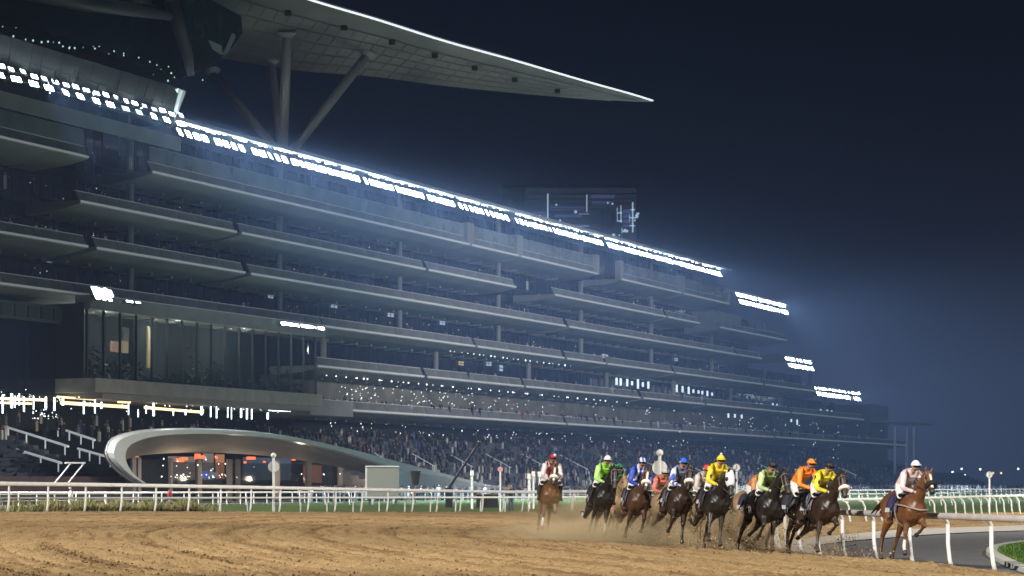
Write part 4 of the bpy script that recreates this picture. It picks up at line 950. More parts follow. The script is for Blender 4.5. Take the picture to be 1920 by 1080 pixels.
def make_horse(ct, pose, socks=(), nose_white=False, neck=38, head=-52, blaze=False, turn=0):
    """pose: (front right, front left, hind right, hind left); local x ahead, y left, z up. Returns mesh pieces and lowest hoof height"""
    B = Body()
    st_ = [(-1.03, 1.25, .10, .09), (-.95, 1.27, .24, .19), (-.76, 1.28, .32, .265), (-.48, 1.27, .31, .28), (-.15, 1.20, .325, .30), (.18, 1.15, .365, .30), (.45, 1.15, .385, .275), (.64, 1.18, .345, .235), (.78, 1.20, .25, .17), (.85, 1.20, .14, .10)]
    rings = [[Vector((x, w * math.sin(2 * math.pi * j / 16), z + h * math.cos(2 * math.pi * j / 16))) for j in range(16)] for x, z, h, w in st_]
    B.mb.loft(rings, 0)
    for (x, z, h, w), (x2, z2, h2, w2) in zip(st_[:-1], st_[1:]): B.seg.append((Vector((x, 0, z)), Vector((x2, 0, z2)), (h + w) / 2, (h2 + w2) / 2, 0))
    B.tube([(.05, 0, 1.40), (.36, 0, 1.50), (.60, 0, 1.42)], [.10, .13, .12], 0)                     # withers
    for s in (-1, 1):
        B.tube([(.50, s * .10, 1.40), (.62, s * .12, 1.28), (.69, s * .13, 1.12), (.62, s * .135, .98), (.54, s * .14, .88)], [.08, .12, .145, .13, .09], 0)    # shoulder
        B.ball((-.74, s * .13, 1.24), (.26, .17, .28), 0)
    nd = Vector((math.cos(R(neck)), 0, math.sin(R(neck)))); base = Vector((.52, 0, 1.30))
    L = .88; poll = base + nd * L + Vector((0, math.sin(R(turn)) * .25, 0)); up = Vector((-nd.z, 0, nd.x))
    npts = [base, base + nd * .25 + up * .01, base + nd * .5 + up * .03, base + nd * .75 + up * .03 + Vector((0, math.sin(R(turn)) * .12, 0)), poll]
    B.tube(npts, [.31, .255, .20, .155, .12], 0, 14, flat=.60, side=(0, 1, 0))
    hd = Vector((math.cos(R(head)) * math.cos(R(turn)), math.cos(R(head)) * math.sin(R(turn)), math.sin(R(head)))); hs = Vector((-math.sin(R(turn)), math.cos(R(turn)), 0)); hu = hs.cross(hd) * -1
    if hu.z < 0: hu = -hu
    hp = [poll + hd * t for t in (-.06, .10, .26, .42, .54, .60)]
    B.tube(hp[:4], [.10, .135, .112, .082], 0, 12, flat=.72, side=hs); B.tube(hp[3:], [.078, .075, .05], 1 if not nose_white else 3, 12, flat=.85, side=hs)
    B.tube([poll + hd * .06 - hu * .09, poll + hd * .20 - hu * .085], [.085, .07], 0, 10, flat=1.0)
    B.tube([poll + hd * .36 - hu * .075, poll + hd * .52 - hu * .075], [.045, .036], 1, 8)            # lower jaw
    if blaze: B.tube([poll + hd * .10 + hu * .10, poll + hd * .30 + hu * .085, poll + hd * .44 + hu * .05], [.045, .035, .045], 3, 8, flat=.8, side=hs)
    for s in (-1, 1):
        e0 = poll + hs * (s * .06) + hu * .05 - hd * .02; ed = (hu * .8 - hd * .55 + hs * s * .15).normalized()
        B.tube([e0, e0 + ed * .08, e0 + ed * .18], [.035, .036, .008], 0, 8)
    low = 9; hoofs = []
    for front, side, key in ((1, -1, 0), (1, 1, 1), (0, -1, 2), (0, 1, 3)):
        P_ = leg_pts(front, side, pose[key], .04 if front else .03); sock = key in socks; lc = 3 if sock else 1
        if front:
            B.tube([P_[0], P_[0].lerp(P_[1], .45), P_[1]], [.125, .088, .056], 0); B.ball(P_[1], .060, 2 if not sock else 2)
            B.tube([P_[1], P_[1].lerp(P_[2], .5), P_[2]], [.052, .037, .043], 2); B.ball(P_[2], .049, 3 if sock else 2); B.tube([P_[2], P_[3]], [.043, .038], 3 if sock else 2); k_ = 3
            if sock: B.tube([P_[1].lerp(P_[2], .55), P_[2]], [.041, .047], 3)
        else:
            B.tube([P_[0], P_[0].lerp(P_[1], .6), P_[1]], [.22, .19, .125], 0, 14, flat=.72, side=(0, 1, 0)); B.tube([P_[1], P_[1].lerp(P_[2], .5), P_[2]], [.125, .083, .058], 0); B.ball(P_[2], .064, 2)
            B.tube([P_[2], P_[2].lerp(P_[3], .5), P_[3]], [.056, .043, .046], 2); B.ball(P_[3], .050, 3 if sock else 2); B.tube([P_[3], P_[4]], [.044, .039], 3 if sock else 2); k_ = 4
            if sock: B.tube([P_[2].lerp(P_[3], .6), P_[3]], [.046, .049], 3)
        B.tube([P_[k_], P_[k_ + 1]], [.046, .066], 4, 10); hz0 = min(P_[k_ + 1].z, P_[k_].z) - .03; hoofs.append(P_[k_ + 1]); low = min(low, hz0)
    c = COATS[ct]; body = B.make('horse', [c[0], M_nose, c[1], M_white, M_hoof], .02)
    return dict(body=body, low=low, poll=poll, hd=hd, hu=hu, hs=hs, nd=nd, base=base, up=up, coat=c, hoofs=hoofs)
M_sil = {}
def silk(name, c, c2=None, sc=3.0, stripes=0):
    if name in M_sil: return M_sil[name]
    m = mat(name, c, .55, var=.22, scale=7, bump=1.0, detail=4) if not stripes else None
    if stripes:
        m = bpy.data.materials.new(name); m.use_nodes = True; n = m.node_tree; b = n.nodes['Principled BSDF']; b.inputs['Roughness'].default_value = .55
        t = n.nodes.new('ShaderNodeTexCoord'); w = n.nodes.new('ShaderNodeTexWave'); w.bands_direction = 'Y' if stripes > 0 else 'X'; w.inputs['Scale'].default_value = abs(stripes); n.links.new(t.outputs['Object'], w.inputs[0])
        r = n.nodes.new('ShaderNodeValToRGB'); r.color_ramp.interpolation = 'CONSTANT'; r.color_ramp.elements[0].color = (*c, 1); r.color_ramp.elements[1].position = .5; r.color_ramp.elements[1].color = (*c2, 1)
        n.links.new(w.outputs[0], r.inputs[0]); n.links.new(r.outputs[0], b.inputs['Base Color'])
    if name in ('golden_silk', 'yellow_silk'):                  # dark patches on the yellow silks
        n = m.node_tree; b = n.nodes['Principled BSDF']; v = n.nodes.new('ShaderNodeTexVoronoi'); v.inputs['Scale'].default_value = 4.2; t = n.nodes.new('ShaderNodeTexCoord'); n.links.new(t.outputs['Object'], v.inputs['Vector'])
        c_ = n.nodes.new('ShaderNodeMath'); c_.operation = 'LESS_THAN'; c_.inputs[1].default_value = .26; n.links.new(v.outputs['Distance'], c_.inputs[0]); src = b.inputs['Base Color'].links[0].from_socket
        mx = n.nodes.new('ShaderNodeMix'); mx.data_type = 'RGBA'; n.links.new(c_.outputs[0], mx.inputs[0]); n.links.new(src, mx.inputs[6]); mx.inputs[7].default_value = (.02, .018, .015, 1); n.links.new(mx.outputs[2], b.inputs['Base Color'])
    M_sil[name] = m; return m
M_breech = mat('white_breeches', (.66, .64, .60), .7, bump=.4, scale=10)
M_boot = mat('black_boot', (.012, .011, .011), .25)
M_gog = mat('dark_goggles', (.010, .010, .012), .1)
M_glove = mat('pale_glove', (.45, .42, .40), .7)
def make_rider(torso, sleeve, crouch=0.0, hand=(.80, .11, 1.58), turn=0):
    """local frame of the horse"""
    B = Body(); hip = Vector((-.20, 0, 1.74 - crouch * .4)); sh = Vector((.27, 0, 2.05 - crouch)); neck = sh + Vector((.13, 0, .06)); hd = sh + Vector((.22, 0, .155))
    B.tube([hip + Vector((-.02, 0, -.02)), hip.lerp(sh, .4) + Vector((0, 0, .045)), hip.lerp(sh, .75) + Vector((0, 0, .02)), sh], [.15, .145, .165, .12], 0, 14, flat=1.32, side=(0, 1, 0))
    B.ball(hip + Vector((-.05, 0, -.05)), (.14, .165, .125), 2)
    B.tube([sh, neck], [.075, .06], 3, 10)
    B.tube([hd + Vector((-.03, 0, .0)), hd + Vector((.03, 0, -.05)), hd + Vector((.06, 0, -.10))], [.095, .085, .055], 3, 12); B.tube([hd + Vector((.085, 0, -.01)), hd + Vector((.125, 0, -.05))], [.014, .020], 3, 6)
    for s in (-1, 1):
        B.ball(hd + Vector((-.01, s * .09, -.03)), (.02, .012, .03), 3)
        shs = sh + Vector((0, s * .195, -.03)); hnd = Vector((hand[0], s * hand[1], hand[2] - crouch * .6)); el = shs.lerp(hnd, .5) + Vector((-.12, s * .13, -.13))
        B.tube([shs - Vector((0, s * .05, 0)), shs], [.10, .088], 1, 10); B.tube([shs, shs.lerp(el, .5), el], [.085, .074, .062], 1, 10); B.tube([el, el.lerp(hnd, .85)], [.060, .044], 1, 10); B.ball(hnd, (.045, .032, .04), 5)
        kn = Vector((.27, s * .27, 1.46)); ft = Vector((-.10, s * .33, 1.03)); h0 = hip + Vector((0, s * .10, -.05))
        B.tube([h0, h0.lerp(kn, .5), kn], [.105, .092, .072], 2, 12); B.tube([kn.lerp(ft, -.03), kn.lerp(ft, .4), ft], [.070, .066, .048], 4, 10); B.tube([ft, ft + Vector((.12, s * .02, -.045)), ft + Vector((.20, s * .03, -.035))], [.046, .042, .03], 4, 8)
    me = B.make('person', [torso, sleeve, M_breech, SKIN, M_boot, M_glove], .016, 3)
    # five fingers closed round the rein on either hand
    b = MB()
    for s in (-1, 1):
        hnd = Vector((hand[0], s * hand[1], hand[2] - crouch * .6))
        for k_, (l, r) in enumerate(((.040, .0095), (.045, .010), (.042, .0095), (.034, .0085))):
            p = hnd + Vector((.03, -s * .005, .028 - k_ * .019)); b.tube([p, p + Vector((l * .5, -s * .012, -.002)), p + Vector((l * .45, -s * .034, -.004)), p + Vector((l * .1, -s * .042, -.006))], [r, r, r * .9, r * .75], 6)
        p = hnd + Vector((.0, -s * .03, .03)); b.tube([p, p + Vector((.028, -s * .006, .014)), p + Vector((.048, -s * .004, .008))], [.012, .011, .009], 6)
    fm = b.mesh('hand_fingers', M_glove, True)
    return me, fm, hd, sh
def strap(o, name, pts, r, m, parent, n=6): b = MB(); b.tube(pts, r, n); return b.build(name, m, parent, True)
def field(label, cat_label, X, Y, yaw, lean, coat_, pose, silks, cap, rider_label, lift=0.0, socks=(), fleece=False, hood=None, blaze=False, neck=38, head=-52, cloth=(.02, .022, .05), turn=0, crouch=0.0, capstyle=None, fleece_col=None, breast=False, scale=1.0, gear=True):
    H = make_horse(coat_, pose, socks, False, neck, head, blaze, turn)
    z = gz(X, Y) + lift - H['low'] * scale
    rot = Matrix.Rotation(math.atan2(-math.cos(R(yaw)), math.sin(R(yaw))), 4, 'Z') @ Matrix.Rotation(R(-lean), 4, 'X')
    pivot = Vector((0, 0, .0))
    M = Matrix.Translation((X, Y, z)) @ rot @ Matrix.Scale(scale, 4)
    hz1 = min((M @ p).z for p in H['hoofs']) - .015; M = Matrix.Translation((0, 0, gz(X, Y) + lift - hz1)) @ M
    horse = link('horse', H['body']); horse.matrix_world = M; tag(horse, label, 'horse', 'racehorses in the field')
    poll, hd, hu, hs, nd, up, base = (H[k_] for k_ in ('poll', 'hd', 'hu', 'hs', 'nd', 'up', 'base'))
    # mane: wind-blown locks along the crest
    b = MB()
    for i in range(34):
        t = .12 + .86 * i / 33; p = base + nd * (.92 * t) + up * (.30 - .19 * t); a = random.uniform(-1, 1)
        d = Vector((-.10 - .12 * random.random(), a * .09, .03 + .05 * random.random())); q = p - up * .05; b.add([q + nd * .03, q - nd * .03, q - nd * .03 + d * .6 + Vector((0, a * .03, .01)), q + d * 1.1], [(0, 1, 2, 3)]); b.add([q + nd * .03 + Vector((0, .02, 0)), q - nd * .03 - Vector((0, .02, 0)), q + d * .9], [(0, 1, 2)])
    q = poll + hu * .09; b.tube([q - hd * .05, q + hd * .06 + hu * .02, q + hd * .13 + hu * .015], [.03, .035, .006], 6)
    b.build('mane', H['coat'][2], horse)
    b = MB()
    for i in range(9):
        a = (i - 4) / 4; b.tube([(-1.0, a * .03, 1.42), (-1.18, a * .06, 1.40 + random.uniform(-.02, .03)), (-1.42, a * .11 + random.uniform(-.03, .03), 1.26 + random.uniform(-.06, .06)), (-1.66, a * .16 + random.uniform(-.05, .05), 1.04 + random.uniform(-.1, .1))], [.03, .04, .034, .006], 6)
    b.build('tail', H['coat'][2], horse, True)
    for s in (-1, 1):
        b = MB(); b.ball(poll + hd * .155 + hs * (s * .088) + hu * .055, .026, n=10); b.build('eye', M_eye, horse, True)
        b = MB(); p = poll + hd * .565 + hs * (s * .05) + hu * .015; b.ball(p, (.022, .018, .028), n=8); b.build('nostril', M_nose, horse, True)
    # saddle, cloth, girth
    Mc = mat('saddle_cloth_%02d_%02d_%02d' % tuple(int(c_ * 99) for c_ in cloth), cloth, .75, var=.2, scale=5)
    b = MB(); rings = []
    for x in (-.42, -.2, .05, .24):
        ring = []
        for j in range(13):
            a = R(-104 + 208 * j / 12); w = .335 if x > -.3 else .335; h_ = .42; cz_ = 1.17
            ring.append(Vector((x + (.05 if abs(a) > 1.2 else 0), w * math.sin(a), cz_ + h_ * math.cos(a) * (.92 if x < 0 else .95))))
        rings.append(ring)
    b.loft(rings, 0, False, False); o = b.build('saddle_cloth', Mc, horse, True); sm = o.modifiers.new('t', 'SOLIDIFY'); sm.thickness = .02; sm.offset = 1
    for s in (-1, 1):
        b = MB(); b.quad(*[Vector((-.36 + dx_, s * (.352 - .001), 1.16 + dz_)) for dx_, dz_ in ((0, -.10), (.30, -.10), (.28, .0), (.02, .0))])
        b.build('cloth_patch', mat('pale_cloth_patch', (.42, .42, .46), .8, var=.5, scale=14), horse)
    b = MB(); b.tube([(-.28, 0, 1.63), (-.12, 0, 1.585), (.08, 0, 1.60), (.2, 0, 1.64)], [.06, .10, .10, .05], 10, flat=1.7, side=(0, 1, 0)); b.build('saddle', M_leath, horse, True)
    strap(horse, 'girth', [Vector((.20, .325 * math.sin(R(a)), 1.15 + .395 * math.cos(R(a)))) for a in range(60, 301, 20)], .022, M_strap if breast else M_leath, horse)
    # bridle and reins
    k_ = .105
    def ringat(t, rw, rh, off=0): return [poll + hd * t + hs * (rw * math.sin(2 * math.pi * j / 14)) + hu * (rh * math.cos(2 * math.pi * j / 14) + off) for j in range(15)]
    bm_ = M_strap if hood is None else M_leath
    strap(horse, 'browband', ringat(.06, .104, .132), .008, bm_, horse); nb_ = strap(horse, 'noseband', ringat(.36, .080, .098), .008, bm_, horse)
    for s in (-1, 1):
        strap(horse, 'cheek_strap', [poll + hd * .04 + hs * (s * .098) + hu * .02, poll + hd * .22 + hs * (s * .10), poll + hd * .45 + hs * (s * .072) - hu * .04], .006, bm_, horse)
        strap(horse, 'rein', [poll + hd * .46 + hs * (s * .08) - hu * .05, base + nd * .55 + Vector((0, s * .20, 0)), Vector((.80, s * .11, 1.58))], .009, M_leath, horse)
    if fleece:
        fm = fleece_col or M_fleece; pts = ringat(.35, .085, .105, .01); pts = [pts[j] for j in (9, 10, 11, 12, 13, 0, 1, 2, 3, 4, 5)]; strap(horse, 'sheepskin_noseband', pts, .052 if fleece_col is None else .062, fm, horse, 10)
    if hood:
        b = MB(); b.tube([poll + hd * t for t in (-.09, .02, .12, .24, .33)], [.118, .142, .152, .134, .112], 14, 0, flat=.76, side=hs); h_ = b.build('hood', hood, horse, True)
        for s in (-1, 1): b = MB(); b.ball(poll + hd * .16 + hs * (s * .105) + hu * .05, (.055, .05, .055), n=10); b.build('eye_cup', M_leath, h_, True)
    if breast: strap(horse, 'breast_strap', [Vector((.20, -.345, 1.25)), Vector((.45, -.32, 1.24)), Vector((.66, -.285, 1.22)), Vector((.82, -.21, 1.19)), Vector((.93, 0, 1.16)), Vector((.82, .21, 1.19)), Vector((.66, .285, 1.22)), Vector((.45, .32, 1.24)), Vector((.20, .345, 1.25))], .022, M_strap, horse)
    # rider: a person of their own on the horse
    me, fm, hp, sh = make_rider(silks[0], silks[1], crouch + .02 + random.uniform(-.03, .05))
    p = link('person', me); p.matrix_world = M @ Matrix.Translation((0, 0, 1.45)) @ Matrix.Rotation(R(lean * .65), 4, 'X') @ Matrix.Translation((0, 0, -1.45)); tag(p, rider_label, 'jockey', 'jockeys in the field')
    link('hand_fingers', fm, p)
    b = MB(); rings = []
    for i in range(7):
        a = R(90 * i / 6.3); rings.append([hp + Vector((-.012 + .128 * math.cos(a) * math.cos(2 * math.pi * j / 18), .108 * math.cos(a) * math.sin(2 * math.pi * j / 18), -.005 + .135 * math.sin(a))) for j in range(18)])
    b.loft(rings, 0); b.loft([[hp + Vector((.09, y, .025)), hp + Vector((.09, y, .04)), hp + Vector((.185 - abs(y) * .6, y, .010)), hp + Vector((.185 - abs(y) * .6, y, .0))] for y in (-.09, -.05, 0, .05, .09)], 0)
    h_ = b.build('helmet', cap, p, True)
    if capstyle == 'bobble': b = MB(); b.ball(hp + Vector((-.01, 0, .145)), .035, n=8); b.build('pompom', M_white, h_, True)
    if capstyle == 'band': strap(p, 'cap_band', [hp + Vector((-.012 + .131 * math.cos(2 * math.pi * j / 18), .112 * math.sin(2 * math.pi * j / 18), .008)) for j in range(19)], .014, M_white, h_)
    if capstyle == 'patch': b = MB(); b.ball(hp + Vector((.07, .05, .08)), (.05, .05, .05), n=8); b.build('cap_patch', M_white, h_, True)
    b = MB(); b.tube([hp + Vector((.055, -.085, -.02)), hp + Vector((.098, -.05, -.022)), hp + Vector((.108, 0, -.022)), hp + Vector((.098, .05, -.022)), hp + Vector((.055, .085, -.02))], [.02, .030, .030, .030, .02], 8); b.build('goggles', M_gog, p, True)
    b = MB()
    for s in (-1, 1):
        b = MB(); b.tube([(.02, s * .30, 1.50), (-.03, s * .335, 1.10)], .011, 5); sl = b.build('stirrup_leather', M_leath, horse)
        b = MB(); b.tube([Vector((-.04 + .065 * math.cos(a), s * .335, 1.03 + .075 * math.sin(a))) for a in [2 * math.pi * j / 10 for j in range(11)]], .010, 5); b.build('stirrup', M_metal, sl)
    return horse, p
w3 = (.66, .66, .66)
S_ = lambda n_, c, *a, **k_: silk(n_, c, *a, **k_)
def spot(u, d): return ((u - 960) / F * d, d)
ENTRIES = [
 # u, depth, ...
 dict(u=1686, d=50, yaw=12, lean=7, coat_='chestnut', pose=('stance', 'fold', 'stance', 'mid'), socks=(0,), silks=(S_('pale_pink_silk', (.62, .48, .50)), S_('pale_pink_silk', (.62, .48, .50))), cap=S_('pale_lilac_cap', (.62, .64, .80)), fleece=True, fleece_col=mat('black_fleece', (.012, .011, .011), .95), blaze=True, breast=True, cloth=(.03, .03, .10), neck=49, head=-44, lift=.02,
      label='leading chestnut horse with black noseband and blaze beside the grey road', rl='jockey in pale pink silks and lilac cap on the leading chestnut horse'),
 dict(u=1524, d=51.5, yaw=13, lean=8, coat_='darkbay', pose=('stance', 'fold', 'push', 'trail'), socks=(), silks=(S_('yellow_silk', (.66, .55, .02)), S_('yellow_silk', (.66, .55, .02))), cap=S_('black_cap', (.014, .014, .018)), capstyle=None, fleece=True, neck=47, head=-58, turn=6, cloth=(.14, .14, .17),
      label='dark bay horse with white sheepskin noseband running second from the rail', rl='jockey in yellow silks and black cap on the dark bay with sheepskin noseband'),
 dict(u=1488, d=54.5, yaw=21, lean=8, coat_='black', pose=('half', 'lift', 'push', 'stance'), silks=(S_('orange_silk', (.80, .22, .02)), S_('orange_silk', (.80, .22, .02))), cap=S_('orange_silk', (.80, .22, .02)), neck=34, head=-60, crouch=-.07, cloth=(.03, .03, .04),
      label='near-black horse half hidden behind the dark bay, under the orange jockey', rl='jockey in bright orange silks and orange cap beside the yellow-silked rider'),
 dict(u=1419, d=52.5, yaw=9, lean=9, coat_='black', pose=('half', 'stance', 'push', 'trail'), socks=(), silks=(S_('olive_green_silk', (.12, .17, .03)), S_('pale_green_sleeve', (.42, .52, .24))), cap=S_('black_cap', (.014, .014, .018)), neck=48, head=-50, turn=14, cloth=(.10, .10, .12), breast=False,
      label='glossy black horse with plain head under the olive-green jockey', rl='jockey in olive green silks and black cap on the plain-headed black horse'),
 dict(u=1404, d=58, yaw=20, lean=8, coat_='dun', pose=('back', 'half', 'under', 'push'), silks=(S_('rust_silk', (.42, .17, .07)), S_('rust_silk', (.42, .17, .07))), cap=S_('black_cap', (.014, .014, .018)), crouch=.06, neck=36,
      label='dust-covered horse mostly hidden behind the glossy black one', rl='jockey in rusty orange silks crouched behind the olive-green rider'),
 dict(u=1324, d=53, yaw=7, lean=9, coat_='black', pose=('land', 'stance', 'flick', 'push'), silks=(S_('golden_silk', (.68, .52, .02)), S_('golden_silk', (.68, .52, .02))), cap=S_('golden_cap', (.68, .52, .02)), capstyle='bobble', hood=mat('white_hood', (.62, .60, .64), .8, bump=.3, scale=20), neck=37, head=-58, turn=8, cloth=(.03, .03, .035),
      label='black horse in a white blinker hood with dark eye cups', rl='jockey in golden yellow silks and bobbled yellow cap on the white-hooded horse'),
 dict(u=1302, d=59.5, yaw=9, lean=8, coat_='dun', pose=('half', 'land', 'push', 'under'), silks=(S_('dusty_white_silk', (.48, .42, .36)), S_('dusty_white_silk', (.48, .42, .36))), cap=S_('red_cap', (.62, .03, .04)), capstyle='band', crouch=.0, neck=36,
      label='pale dust-caked horse in the gap left of the white-hooded horse', rl='jockey in dusty white silks and red cap with pale band'),
 dict(u=1254, d=55, yaw=7, lean=10, coat_='darkbay', pose=('half', 'stance', 'trail', 'push'), silks=(S_('grey_blue_silk', (.13, .14, .20)), S_('blue_white_sleeve', (.02, .07, .40), (.62, .62, .64), stripes=-2.2)), cap=S_('royal_blue_cap', (.02, .11, .55)), capstyle='band', fleece=True, neck=47, head=-60, turn=-3, cloth=(.10, .10, .115),
      label='dark bay horse with thick white noseband under the blue-capped jockey', rl='jockey in royal blue cap and blue sleeves banded white'),
 dict(u=1180, d=56.5, yaw=6, lean=9, coat_='bay', pose=('back', 'half', 'flick', 'trail'), silks=(S_('blue_striped_silk', (.02, .06, .42), (.62, .63, .68), stripes=2.6), S_('blue_silk', (.02, .06, .42))), cap=S_('striped_cap', (.03, .08, .45), (.65, .66, .72), stripes=3.2), fleece=True, neck=45, head=-64, turn=-3, cloth=(.08, .09, .17), lift=.16, blaze=True,
      label='reddish bay horse with all feet off the sand and a pale noseband', rl='jockey in blue and white striped silks and striped cap'),
 dict(u=1224, d=62, yaw=10, lean=8, coat_='dun', pose=('back', 'half', 'under', 'trail'), silks=(S_('coral_silk', (.52, .14, .10)), S_('coral_silk', (.52, .14, .10))), cap=S_('dusty_grey_cap', (.42, .40, .40)), crouch=.06, neck=36,
      label='dusty horse trailing in the sand cloud between the striped and the blue-capped riders', rl='jockey in coral silks and dusty grey cap deep in the dust'),
 dict(u=1112, d=59, yaw=7, lean=11, coat_='black', pose=('back', 'stance', 'flick', 'push'), socks=(1, 2), silks=(S_('lime_green_silk', (.22, .58, .03)), S_('pale_lime_sleeve', (.38, .66, .18))), cap=S_('white_cap', (.66, .64, .64)), neck=45, head=-62, turn=10, cloth=(.03, .025, .03),
      label='black horse with white lower legs under the lime-green jockey', rl='jockey in lime green silks and white cap'),
 dict(u=1141, d=65, yaw=9, lean=8, coat_='dun', pose=('half', 'back', 'trail', 'under'), silks=(S_('dark_green_silk', (.02, .14, .05)), S_('dark_green_silk', (.02, .14, .05))), cap=S_('emerald_cap', (.02, .20, .07)), crouch=.0, neck=34,
      label='sandy horse tucked in behind the lime-green jockey', rl='jockey in dark green silks and emerald cap behind the lime-green rider'),
 dict(u=1022, d=63, yaw=5, lean=6, coat_='brown', pose=('stance', 'lift', 'under', 'push'), socks=(0,), silks=(S_('maroon_silk', (.26, .02, .04)), S_('white_sleeve', (.60, .50, .50))), cap=S_('maroon_cap', (.30, .015, .04)), capstyle='patch', fleece=True, neck=48, head=-66, turn=-6, blaze=True, cloth=(.02, .05, .06),
      label='brown horse last of the field, alone at the left with a white sheepskin noseband', rl='jockey in maroon and white silks on the last horse at the left'),
]
HORSES = []
for e_ in ENTRIES:
    X, Y = spot(e_['u'], e_['d']); kw = {k_: v for k_, v in e_.items() if k_ not in ('u', 'd', 'label', 'rl', 'yaw', 'lean', 'coat_', 'pose', 'silks', 'cap')}
    HORSES.append(field(e_['label'], '', X, Y, e_['yaw'], e_['lean'], e_['coat_'], e_['pose'], e_['silks'], e_['cap'], e_['rl'], **kw))

# ------------------------------------------------------------------ clods on the harrowed sand and thrown up by the hooves
def clods(name, pts, m):
    V = []; Fc = []
    base = np.array([(1, 0, 0), (-1, 0, 0), (0, 1, 0), (0, -1, 0), (0, 0, 1), (0, 0, -1)], float); fs = np.array([(0, 2, 4), (2, 1, 4), (1, 3, 4), (3, 0, 4), (2, 0, 5), (1, 2, 5), (3, 1, 5), (0, 3, 5)])
    P_ = np.array([p[:3] for p in pts]); r = np.array([p[3] for p in pts]); n = len(P_)
    a = rng.uniform(0, 6.28, n); sc = r[:, None] * rng.uniform(.6, 1.3, (n, 3)); v = base[None] * sc[:, None, :]
    c_, s_ = np.cos(a), np.sin(a); x = v[..., 0] * c_[:, None] - v[..., 1] * s_[:, None]; y = v[..., 0] * s_[:, None] + v[..., 1] * c_[:, None]; v = np.stack([x, y, v[..., 2]], 2) + P_[:, None]
    Fc = (fs[None] + (np.arange(n) * 6)[:, None, None]).reshape(-1, 3)
    me = bpy.data.meshes.new(name); me.from_pydata(v.reshape(-1, 3).tolist(), [], Fc.tolist()); me.materials.append(m); me.update(); return tag(link(name, me), kind='stuff')
M_clod = mat('sand_clod', (.215, .145, .075), .95, var=.35, scale=1.5, spec=.1); M_dampshade = mat('damp_shaded_clod', (.095, .060, .030), .95, var=.3, scale=1.5, spec=.1)  # second clod colour is darker: damp tone plus painted shade
n = 150000; yy = 31 + 70 * rng.random(n) ** 1.5; xx = (rng.random(n) * 2040 - 60 - 960) / F * yy
inn = np.interp(yy, [p[1] for p in INNER[:14]], [p[0] for p in INNER[:14]]); hh = HT(xx, yy)
r_ = rings(xx, yy) + .5 * vnoise(xx, yy, .35, 1)
ridge = np.clip(np.sin(2 * math.pi * r_ / 2.1 + .35) - .70, 0, 1) * 3.3 * np.clip(vnoise(xx, yy, .08, 21) * 3 - .75, 0, 1) + .35 * np.clip(np.sin(2 * math.pi * r_ / .62) - .3, 0, 1) * np.clip(vnoise(xx, yy, .17, 22) * 2 - .5, 0, 1)
patch = np.clip((vnoise(xx, yy, .5, 23) * .5 + vnoise(xx, yy * .5, .17, 24) * .7 - .48) * 2.2, 0, 1) * .28
keep = (rng.random(n) < .05 + ridge * .5 + patch) & (xx < inn - .12)
rad = .007 + .026 * rng.random(n) ** 2.4
dark = rng.random(n) < np.clip(.35 + ridge * .5, 0, .85)
for nm, sel, m_ in (('sand_clods', keep & ~dark, M_clod), ('damp_shaded_clods', keep & dark, M_dampshade)):
    clods(nm, np.stack([xx, yy, hh + .004, rad], 1)[sel], m_)
pts = []
def kick(u, v, n_, su_, sv_, d, rmin=.008, rmax=.032, up_=1.0):
    for _ in range(n_):
        uu = u + random.gauss(0, su_); vv = v - abs(random.gauss(0, sv_)) * up_; dd = d + random.uniform(-1.2, 1.2); p = at(uu, vv, dd); z0_ = gz(p.x, p.y)
        if p.z < z0_: p.z = z0_ + .01
        pts.append((p.x, p.y, p.z, random.uniform(rmin, rmax) * random.random() ** .6))
for u, v, n_, a, b_, d in ((1575, 1040, 260, 26, 24, 52), (1600, 1046, 120, 34, 10, 51), (1545, 1046, 160, 30, 12, 52), (1482, 1040, 300, 24, 30, 53), (1412, 1042, 420, 30, 22, 53.5), (1378, 1030, 360, 24, 40, 55), (1330, 1032, 420, 34, 26, 54), (1290, 1024, 320, 30, 22, 55.5), (1225, 1022, 700, 22, 16, 57), (1250, 1020, 300, 30, 14, 56.5), (1166, 1014, 380, 18, 8, 58.5), (1080, 1008, 620, 20, 14, 61), (1105, 1010, 240, 26, 8, 60), (995, 998, 200, 14, 16, 64), (1000, 1001, 120, 16, 3, 63.5), (1640, 1048, 60, 14, 4, 51), (1408, 1040, 160, 14, 3, 52)):
    kick(u, v, n_, a, b_, d)
clods('flying_sand', pts, mat('flying_sand', (.40, .275, .145), .95, var=.35, scale=1.5, spec=.1))
# weeds along the left rail
b = MB(); 
for _ in range(5200):
    u = random.choice([random.uniform(60, 375), random.gauss(140, 40), random.gauss(250, 50), random.gauss(335, 28), random.uniform(-10, 380)]); t = (u - 0) / 1000
    y = 93 + 39 * t * .9 + random.uniform(.8, 2.6); x = (u - 960) / F * y; z = float(max(0, HT(x, y) - .05)); h_ = random.uniform(.25, .72) * (.5 + .5 * abs(math.sin(u * .05)))
    a = random.uniform(0, 6.28); dx_, dy_ = math.cos(a) * .02, math.sin(a) * .02; lx, ly = random.gauss(0, .12), random.gauss(0, .12)
    b.add([(x - dx_, y - dy_, z), (x + dx_, y + dy_, z), (x + lx + dx_ * .7, y + ly, z + h_ * .7), (x + lx * 1.6, y + ly * 1.6, z + h_)], [(0, 1, 2, 3)], 0 if random.random() < .45 else 1)
tag(b.build('weeds', [mat('weed_green', (.05, .10, .02), .8), mat('weed_straw', (.38, .31, .14), .85)]), kind='stuff')
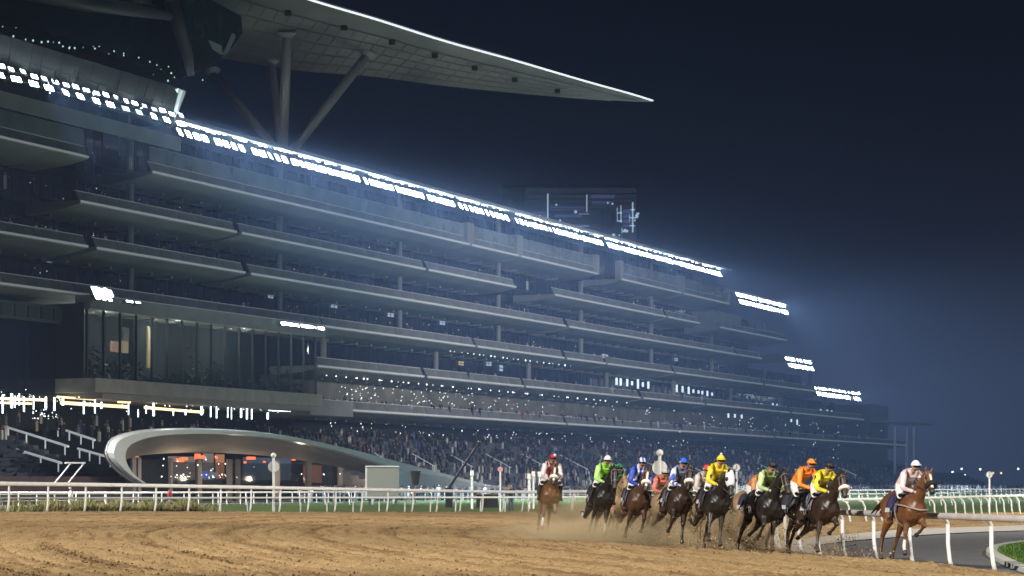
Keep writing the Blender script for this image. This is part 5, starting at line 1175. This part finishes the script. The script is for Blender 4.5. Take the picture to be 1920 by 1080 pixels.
# ------------------------------------------------------------------ sand dust hanging behind the field
def dust(center, size, dens, seed, col=(.98, .76, .45)):
    b = MB(); b.ball((0, 0, 0), 1.0, n=16); o = b.build('sand_dust', None); o['kind'] = 'stuff'; o.location = center; o.scale = size
    m = bpy.data.materials.new('sand_dust'); m.use_nodes = True; n = m.node_tree; n.nodes.clear(); L = n.links
    out = n.nodes.new('ShaderNodeOutputMaterial'); pv = n.nodes.new('ShaderNodeVolumePrincipled'); L.new(pv.outputs[0], out.inputs['Volume'])
    pv.inputs['Color'].default_value = (*col, 1); pv.inputs['Anisotropy'].default_value = 0
    tc = n.nodes.new('ShaderNodeTexCoord'); ln = n.nodes.new('ShaderNodeVectorMath'); ln.operation = 'LENGTH'; L.new(tc.outputs['Object'], ln.inputs[0])
    mr = n.nodes.new('ShaderNodeMapRange'); L.new(ln.outputs['Value'], mr.inputs[0]); mr.inputs[1].default_value = 1; mr.inputs[2].default_value = .25
    g = n.nodes.new('ShaderNodeNewGeometry'); no = n.nodes.new('ShaderNodeTexNoise'); no.inputs['Scale'].default_value = .8; no.inputs['Detail'].default_value = 3; L.new(g.outputs['Position'], no.inputs['Vector'])
    m2 = n.nodes.new('ShaderNodeMapRange'); L.new(no.outputs[0], m2.inputs[0]); m2.inputs[1].default_value = .38; m2.inputs[2].default_value = .68
    mu = n.nodes.new('ShaderNodeMath'); mu.operation = 'MULTIPLY'; L.new(mr.outputs[0], mu.inputs[0]); L.new(m2.outputs[0], mu.inputs[1])
    m3 = n.nodes.new('ShaderNodeMath'); m3.operation = 'MULTIPLY'; m3.inputs[1].default_value = dens; L.new(mu.outputs[0], m3.inputs[0]); L.new(m3.outputs[0], pv.inputs['Density'])
    o.data.materials.clear(); o.data.materials.append(m); return o
dust((4.8, 62, .8), (6, 6, 1.3), .42, 1)
dust((3.6, 56.5, .62), (5.2, 1.6, .55), 1.8, 2)
for k_, (u, v, d, r, dn) in enumerate(((1080, 1002, 61.5, .75, 3.0), (1165, 1008, 58.8, .5, 2.2), (1228, 1010, 57, .8, 3.0), (1300, 1018, 56, .7, 2.0), (1390, 1030, 54.5, .85, 2.4), (1440, 1035, 54, .6, 1.8), (1000, 996, 64, .45, 1.6), (1580, 1040, 52, .5, 1.2))):
    p = at(u, v, d); dust((p.x, p.y, gz(p.x, p.y) + r * .45), (r * 1.3, r, r), dn, 3 + k_)
# ------------------------------------------------------------------ night haze lit by the floodlights
b = MB(); b.box(-260, 420, -60, 960, -1.7, 78)
hz_ = b.build('haze', None); hz_['kind'] = 'stuff'
hm = bpy.data.materials.new('night_haze'); hm.use_nodes = True; hn = hm.node_tree; hn.nodes.clear()
ho = hn.nodes.new('ShaderNodeOutputMaterial'); pv = hn.nodes.new('ShaderNodeVolumePrincipled'); hn.links.new(pv.outputs[0], ho.inputs['Volume'])
pv.inputs['Color'].default_value = (.45, .62, 1, 1); pv.inputs['Density'].default_value = .00045; pv.inputs['Anisotropy'].default_value = .6
hz_.data.materials.clear(); hz_.data.materials.append(hm)
